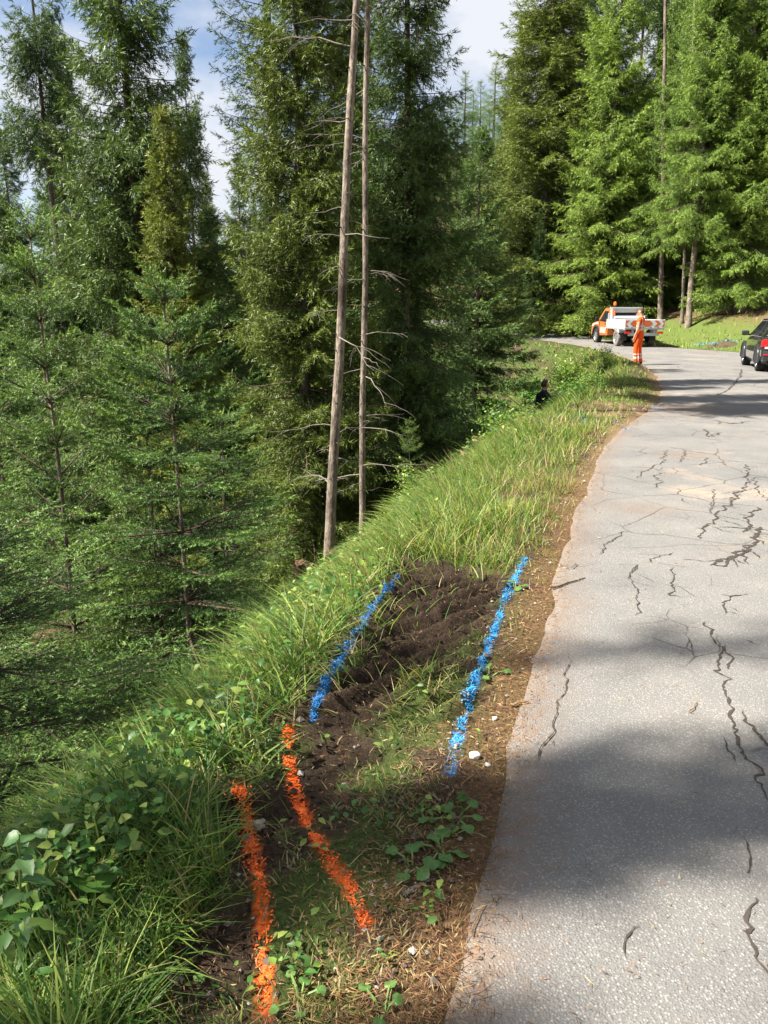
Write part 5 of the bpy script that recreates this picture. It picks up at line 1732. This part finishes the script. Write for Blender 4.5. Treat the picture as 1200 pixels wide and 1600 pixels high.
for sx in (-1, 1):
    W = lambda z: sx * (.84 - (z - .95) * .50)
    quad_panel('d_pillar', [(W(.95), -.62, .95), (W(1.38), -.70, 1.38), (W(1.38), -.42, 1.38), (W(.95), -.20, .95)], .03, m_carp, car)
    quad_panel('c_pillar', [(W(.95), .55, .95), (W(1.40), .48, 1.40), (W(1.40), .54, 1.40), (W(.95), .66, .95)], .03, m_blackp, car)
    quad_panel('a_pillar', [(W(.95), 2.05, .95), (W(1.39), 1.38, 1.39), (W(1.39), 1.46, 1.39), (W(.95), 2.18, .95)], .03, m_carp, car)
    quad_panel('rear_quarter_window', [(W(.97) * .995, -.24, .97), (W(1.36) * .995, -.43, 1.36), (W(1.36) * .995, .48, 1.36), (W(.97) * .995, .55, .97)], .012, m_glass, car)
    quad_panel('front_window', [(W(.97) * .995, .66, .97), (W(1.38) * .995, .54, 1.38), (W(1.38) * .995, 1.38, 1.38), (W(.97) * .995, 2.03, .97)], .012, m_glass, car)
    m = MB()
    m.tube([(W(.96) * 1.012, 2.0, .96), (W(.96) * 1.012, -.2, .96), (W(1.37) * 1.012, -.43, 1.38), (W(1.39) * 1.012, .4, 1.40), (W(1.39) * 1.012, 1.36, 1.385)], .011, 6)
    m.build('window_trim', m_chrome, car)
    m = MB()
    m.box((sx * 1.0, 1.86, 1.02), (.20, .12, .14))
    m.box((sx * .88, 1.9, .97), (.1, .05, .05))
    m.build('wing_mirror', m_blackp, car, .03)
    # rear quarter: shaped side of the open boot
    m = MB()
    outl = [(.57, .34), (.82, .30), (.895, .45), (.90, .62), (.885, .85), (.83, .96), (.66, .97), (.63, .70), (.57, .60)]
    outl = [(sx * a_, b_) for a_, b_ in outl]
    m.prism(outl, -.56, -.80, 'y')
    m.build('rear_quarter', m_carp, car, .025)
    m = MB()
    lamp = [(sx * a_, b_) for a_, b_ in [(.63, .70), (.905, .70), (.905, .83), (.86, .90), (.64, .90)]]
    m.prism(lamp, -.62, -.815, 'y')
    lp = m.build('tail_lamp', m_red, car, .01)
    m = MB()
    m.box((sx * .73, -.818, .675), (.19, .02, .05))
    m.build('reversing_lens', m_white_l, lp)
    m = MB()
    m.box((sx * .74, -.893, .50), (.26, .012, .03))
    m.build('reflector', m_red, car)
    for ex in (.50, .60):
        m = MB()
        m.lathe([(.034, 0), (.042, 0), (.042, -.1), (.034, -.1), (.03, -.02), (.001, -.02)], (sx * ex, -.80, .285), 'y', 16)
        m.build('exhaust_tip', m_chrome, car, smooth=True)
    for yy in (0, 2.76):
        arch = MB()
        p1 = [(yy + .40 * math.cos(a), .32 + .40 * math.sin(a)) for a in np.linspace(-.25, math.pi + .25, 17)]
        arch.prism(p1, sx * .885, sx * (.909 if yy == 0 else .900))
        arch.build('wheel_well', m_blackp, car)
    for yy in (0, 2.76):
        m = MB()
        p1 = [(yy + .44 * math.cos(a), .32 + .44 * math.sin(a)) for a in np.linspace(-.15, math.pi + .15, 17)] + [(yy + .39 * math.cos(a), .32 + .39 * math.sin(a)) for a in np.linspace(math.pi + .15, -.15, 17)]
        m.prism(p1, sx * .87, sx * .925)
        m.build('arch_flare', m_carp, car, .008)
m = MB()
pb = [(-.72, .30), (-.86, .34), (-.885, .48), (-.875, .56), (-.82, .60), (-.56, .60), (-.56, .30)]
m.prism(pb, -.86, .86)
m.build('rear_bumper', m_carp, car, .03)
m = MB()
m.box((0, -.70, .27), (1.3, .3, .08))
m.build('bumper_valance', m_blackp, car)
m = MB()
m.box((0, -.40, .64), (1.14, .6, .03))
m.build('boot_floor', m_blackp, car)
m = MB()
m.box((0, -.02, .98), (1.2, .04, .62))
m.build('seat_back', m_blackp, car)
m = MB()
m.box((0, -.884, .585), (.9, .02, .02))
m.build('sill_strip', m_chrome, car)
q = MB()
q.prism([(1.42, 1.42), (2.14, .95), (2.16, .97), (1.44, 1.44)], -.60, .60)
q.build('windscreen', m_glass, car)
tg = link('tailgate', None, car, (0, -.70, 1.39), (R_(-12), 0, 0))
m = MB()
m.prism([(-.02, .0), (-.50, .13), (-.86, .42), (-.90, .40), (-.52, .06), (-.02, -.05)], -.60, .60)
m.build('outer_skin', m_carp, tg, .01)
m = MB()
m.prism([(-.10, -.045), (-.50, .045), (-.80, .30), (-.80, .285), (-.50, .025), (-.10, -.065)], -.52, .52)
m.build('inner_trim', m_beige, tg)
for nm_, c_, d_, mt, lb, ct in (('tool_case', (-.30, -.46, .755), (.36, .30, .20), m_redbox, 'red plastic case in the open boot of the car', 'case'), ('tool_case', (-.36, -.46, .925), (.24, .22, .12), m_yellow, 'yellow case on top of the red one in the boot', 'case'), ('crate', (.22, -.44, .80), (.44, .32, .28), m_blackp, 'dark crate in the right half of the open boot', 'crate')):
    m = MB()
    m.box((0, 0, 0), d_)
    m.box((0, 0, d_[2] * .18), (d_[0] * 1.03, d_[1] * 1.03, d_[2] * .08))
    m.tube([(-.06, -d_[1] * .5, d_[2] * .3), (-.06, -d_[1] * .62, d_[2] * .3), (.06, -d_[1] * .62, d_[2] * .3), (.06, -d_[1] * .5, d_[2] * .3)], .008, 6)
    M4 = Matrix.Translation(car.location) @ Matrix.Rotation(R_(-17), 4, 'Z')
    p = M4 @ Vector(c_)
    tag(m.build(nm_, mt, None, .012, loc=p, rot=(0, 0, R_(-17))), lb, ct)

# soil heap with blue paint on the right verge
def heap(px, py, Y, r, h, label, seed):
    X, _, Z = at_depth(px, py, Y)
    g = np.random.default_rng(seed)
    n, mR = 36, 10
    V = [(0, 0, h)]
    for i in range(1, mR + 1):
        q = i / mR
        for k in range(n):
            a = 6.283 * k / n
            rr = r * q * (1 + .2 * math.sin(a * 2 + seed) + .1 * math.sin(a * 5))
            V.append((rr * math.cos(a) * 1.5, rr * math.sin(a), h * (1 - q) ** 1.2 * (1 + g.normal(0, .10)) - (.25 if i == mR else 0)))
    F = [[0, 1 + k, 1 + (k + 1) % n] for k in range(n)]
    Q = [[1 + i * n + k, 1 + (i + 1) * n + k, 1 + (i + 1) * n + (k + 1) % n, 1 + i * n + (k + 1) % n] for i in range(mR - 1) for k in range(n)]
    me = np_mesh('soil_heap', np.array(V), [np.array(Q), np.array(F)], np.repeat([(.085, .066, .042)], len(V), 0), [m_ground])
    return tag(link('soil_heap', me, None, (X, Y, gz(X, Y))), label, 'soil heap'), X, Y
hp, hx_, hy_ = heap(1135, 540, 35.6, .5, .24, 'low heap of dark soil on the grass bank left of the car', 3)
gq = np.random.default_rng(77)
nq = 110
u = gq.random(nq)
pxx = hx_ - 1.6 + 2.3 * u + gq.normal(0, .05, nq)
pyy = hy_ - .25 + .3 * u + gq.normal(0, .06, nq)
dep = bpy.context.evaluated_depsgraph_get()
hz = ground_z(pxx, pyy)
qd = np.hypot((pxx - hx_) / 1.5, pyy - hy_) / .5
hz = np.maximum(hz, gz(hx_, hy_) + 0.24 * np.clip(1 - qd, 0, 1) ** 1.2) + gq.uniform(.03, .10, nq)
a = gq.uniform(0, 6.28, nq)
D = norm(np.stack([np.cos(a), np.sin(a), gq.normal(0, .4, nq)], 1)) * .045
S = norm(np.cross(D, UP + gq.normal(0, .4, (nq, 3)))) * .022
C0 = np.stack([pxx, pyy, hz], 1)
V = np.stack([C0 - D, C0 + S, C0 + D, C0 - S], 1).reshape(-1, 3)
tag(link('paint_line', np_mesh('paint_line', V, quads(V), np.repeat(np.array([BLUE]) * gq.uniform(.7, 1.1, (nq, 1)), 4, 0), [m_paint])), 'blue sprayed line across the bank and the soil heap by the car', 'paint mark', 'sprayed survey marks')

# ------------------------------------------------------------------ people
m_skin = plain_mat('skin', (.42, .22, .14), .55, .3, var=.08)
m_hiviz = plain_mat('orange_workwear', (.75, .085, .012), .75, .15, var=.12, scale=9)
m_refl = plain_mat('reflective_tape', (.55, .54, .47), .4, .5, var=.08)
m_boot = plain_mat('work_boots', (.045, .032, .022), .75, .2)
m_hair = plain_mat('brown_hair', (.055, .032, .02), .7, .3, var=.4, scale=60)
m_navy = plain_mat('dark_jacket', (.012, .015, .026), .8, .15, var=.3)
m_navy2 = plain_mat('dark_trousers', (.03, .032, .038), .85, .1, var=.3)

def person(label, loc, rz, joints, radii, edges, zones, mats, hair_h):
    """one skinned body; zones(co) -> material slot"""
    me = bpy.data.meshes.new('body')
    names = list(joints)
    me.from_pydata([joints[k_] for k_ in names], [(names.index(a_), names.index(b_)) for a_, b_ in edges], [])
    o = bpy.data.objects.new('tmp_body', me)
    COL.objects.link(o)
    sk = o.modifiers.new('skin', 'SKIN')
    for i, k_ in enumerate(names):
        r = radii[k_]
        me.skin_vertices[0].data[i].radius = r if isinstance(r, tuple) else (r, r)
        me.skin_vertices[0].data[i].use_root = (k_ == 'pelvis')
    ss = o.modifiers.new('sub', 'SUBSURF')
    ss.levels = ss.render_levels = 2
    bpy.context.view_layer.update()
    dg = bpy.context.evaluated_depsgraph_get()
    m2 = bpy.data.meshes.new_from_object(o.evaluated_get(dg))
    bpy.data.objects.remove(o)
    hc = Vector(joints['head'])
    fwd = Vector(joints['nose_dir']) if 'nose_dir' in joints else Vector((0, 1, 0))
    for v in m2.vertices:                                  # face: brow, eye hollows, nose, mouth, chin, ears
        d = v.co - hc
        if d.length < .16 and d.z > -.13:
            if d.y > .03:
                v.co.y += .022 * math.exp(-((d.x / .014) ** 2 + ((d.z + .012) / .022) ** 2))
                for sx in (-1, 1):
                    v.co.y -= .012 * math.exp(-(((d.x - sx * .032) / .014) ** 2 + ((d.z - .012) / .012) ** 2))
                v.co.y += .008 * math.exp(-((d.x / .03) ** 2 + ((d.z + .095) / .02) ** 2)) - .005 * math.exp(-((d.x / .025) ** 2 + ((d.z + .058) / .006) ** 2))
            for sx in (-1, 1):
                v.co.x += sx * .016 * math.exp(-((d.y / .018) ** 2 + ((d.z + .005) / .026) ** 2)) if d.x * sx > .05 else 0
    for p in m2.polygons:
        p.material_index = zones(p.center)
        p.use_smooth = True
    m2.materials.clear()
    for m_ in mats:
        m2.materials.append(m_)
    me_idx = [zones(p.center) for p in m2.polygons]
    m2.polygons.foreach_set('material_index', me_idx)
    root = thing('person', label, 'person', loc, (0, 0, rz))
    link('body', m2, root)
    hb_ = bmesh.new()
    bmesh.ops.create_icosphere(hb_, subdivisions=4, radius=1)
    for v in hb_.verts:
        p = v.co.copy()
        n_ = 1 + .03 * math.sin(p.x * 23) * math.sin(p.y * 19 + 1) * math.sin(p.z * 21)
        v.co = Vector((p.x * .082, p.y * .102, p.z * .115)) * n_
    bmesh.ops.delete(hb_, geom=[v for v in hb_.verts if v.co.z < .035 and v.co.y > -.015 or v.co.z < -.06 or (v.co.y > .06 and v.co.z < .07)], context='VERTS')
    hm_ = bpy.data.meshes.new('hair')
    hb_.to_mesh(hm_)
    hb_.free()
    for p in hm_.polygons:
        p.use_smooth = True
    hm_.materials.append(m_hair)
    link('hair', hm_, root, tuple(hc + Vector((0, -.006, .012))))
    return root

def standing(H=1.78, arm_out=.03, fa=(.06, .02), fb=(-.06, -.02), la=0.05, ra=-.05, bend=.12):
    s = H / 1.78
    J = {'pelvis': (0, 0, .97), 'waist': (0, .01, 1.10), 'chest': (0, .01, 1.30), 'shoulders': (0, -.005, 1.44), 'neck': (0, .0, 1.53), 'head0': (0, .015, 1.60), 'head': (0, .02, 1.67), 'crown': (0, .012, 1.725)}
    Rr = {'pelvis': (.165, .125), 'waist': (.155, .115), 'chest': (.17, .125), 'shoulders': (.12, .085), 'neck': .058, 'head0': (.066, .082), 'head': (.075, .095), 'crown': (.055, .075)}
    E = [('pelvis', 'waist'), ('waist', 'chest'), ('chest', 'shoulders'), ('shoulders', 'neck'), ('neck', 'head0'), ('head0', 'head'), ('head', 'crown')]
    for sx, nm, (fy, ky), ay in ((-1, 'l', fa, la), (1, 'r', fb, ra)):
        J.update({nm + 'hip': (sx * .10, 0, .90), nm + 'knee': (sx * .115, ky + .03, .50), nm + 'ank': (sx * .12, fy - .02, .10), nm + 'heel': (sx * .12, fy - .05, .045), nm + 'toe': (sx * .135, fy + .15, .035)})
        Rr.update({nm + 'hip': (.098, .105), nm + 'knee': .078, nm + 'ank': .068, nm + 'heel': .045, nm + 'toe': (.045, .032)})
        E += [('pelvis', nm + 'hip'), (nm + 'hip', nm + 'knee'), (nm + 'knee', nm + 'ank'), (nm + 'ank', nm + 'heel'), (nm + 'heel', nm + 'toe')]
        J.update({nm + 'sho': (sx * .185, -.01, 1.42), nm + 'elb': (sx * (.235 + arm_out), ay - .02, 1.14), nm + 'wri': (sx * (.23 + arm_out), ay + bend, .90), nm + 'palm': (sx * (.225 + arm_out), ay + bend + .015, .83)})
        Rr.update({nm + 'sho': .062, nm + 'elb': .046, nm + 'wri': .030, nm + 'palm': (.022, .038)})
        E += [('shoulders', nm + 'sho'), (nm + 'sho', nm + 'elb'), (nm + 'elb', nm + 'wri'), (nm + 'wri', nm + 'palm')]
        px_, py_, pz_ = J[nm + 'palm']
        for i, (dy, L) in enumerate(((.030, .075), (.010, .085), (-.010, .080), (-.028, .062))):
            J[f'{nm}f{i}a'] = (px_, py_ + dy, pz_ - .035)
            J[f'{nm}f{i}b'] = (px_ - sx * .008, py_ + dy + .006, pz_ - .035 - L * .55)
            J[f'{nm}f{i}c'] = (px_ - sx * .022, py_ + dy + .010, pz_ - .035 - L)
            Rr[f'{nm}f{i}a'], Rr[f'{nm}f{i}b'], Rr[f'{nm}f{i}c'] = .010, .009, .0075
            E += [(nm + 'palm', f'{nm}f{i}a'), (f'{nm}f{i}a', f'{nm}f{i}b'), (f'{nm}f{i}b', f'{nm}f{i}c')]
        J[nm + 't0'], J[nm + 't1'] = (px_ - sx * .012, py_ + .045, pz_ - .005), (px_ - sx * .022, py_ + .062, pz_ - .045)
        Rr[nm + 't0'], Rr[nm + 't1'] = .011, .009
        E += [(nm + 'palm', nm + 't0'), (nm + 't0', nm + 't1')]
    J = {k_: (v[0] * s, v[1] * s, v[2] * s) for k_, v in J.items()}
    return J, Rr, E

def worker_zone(c):
    z = c.z
    arm = abs(c.x) > .195 + (.02 if z > 1.3 else 0) and z < 1.40
    if z > 1.50:
        return 0
    if arm and z < 1.33:
        return 0
    if z < .085:
        return 3
    if .20 < z < .27 or .31 < z < .36:
        return 2
    if not arm and (1.09 < z < 1.145 or 1.185 < z < 1.235):
        return 2
    if z > 1.14 and .075 < abs(c.x) < .115 and z < 1.46 and abs(c.y) > .06:
        return 2
    return 1
wx, _, wz_ = at_depth(996, 570, 25.2)
J, Rr, E = standing(1.76, .0, (.05, .03), (-.03, .0), .0, .03, .08)
worker = person('man in orange high-visibility vest and trousers standing on the verge before the truck', (wx, 25.2, gz(wx, 25.2) - .005), R_(52), J, Rr, E, worker_zone, [m_skin, m_hiviz, m_refl, m_boot], 1)
def dark_zone(c):
    if c.z > 1.52 or (abs(c.x) > .2 and c.z < .95):
        return 0
    return 3 if c.z < .09 else (1 if c.z > .93 else 2)
J, Rr, E = standing(1.75, .03, (.08, .05), (-.08, -.02), .03, -.02, .12)
hxp, _, hzp = at_depth(851, 597, 19.2)
# find the spot on the slope where a standing man's head comes to this height
best = min(((abs(gz(hxp, yy) + 1.70 - at_depth(851, 597, yy)[2]), yy) for yy in np.arange(16.5, 24, .25) for hxp in [at_depth(851, 597, yy)[0]]), key=lambda q: q[0])
py_p = best[1]
hxp = at_depth(851, 597, py_p)[0]
person('person in dark clothing standing half hidden in the shrubs below the road', (hxp, py_p, gz(hxp, py_p) - .01), R_(-60), J, Rr, E, dark_zone, [m_skin, m_navy, m_navy2, m_boot], 1)
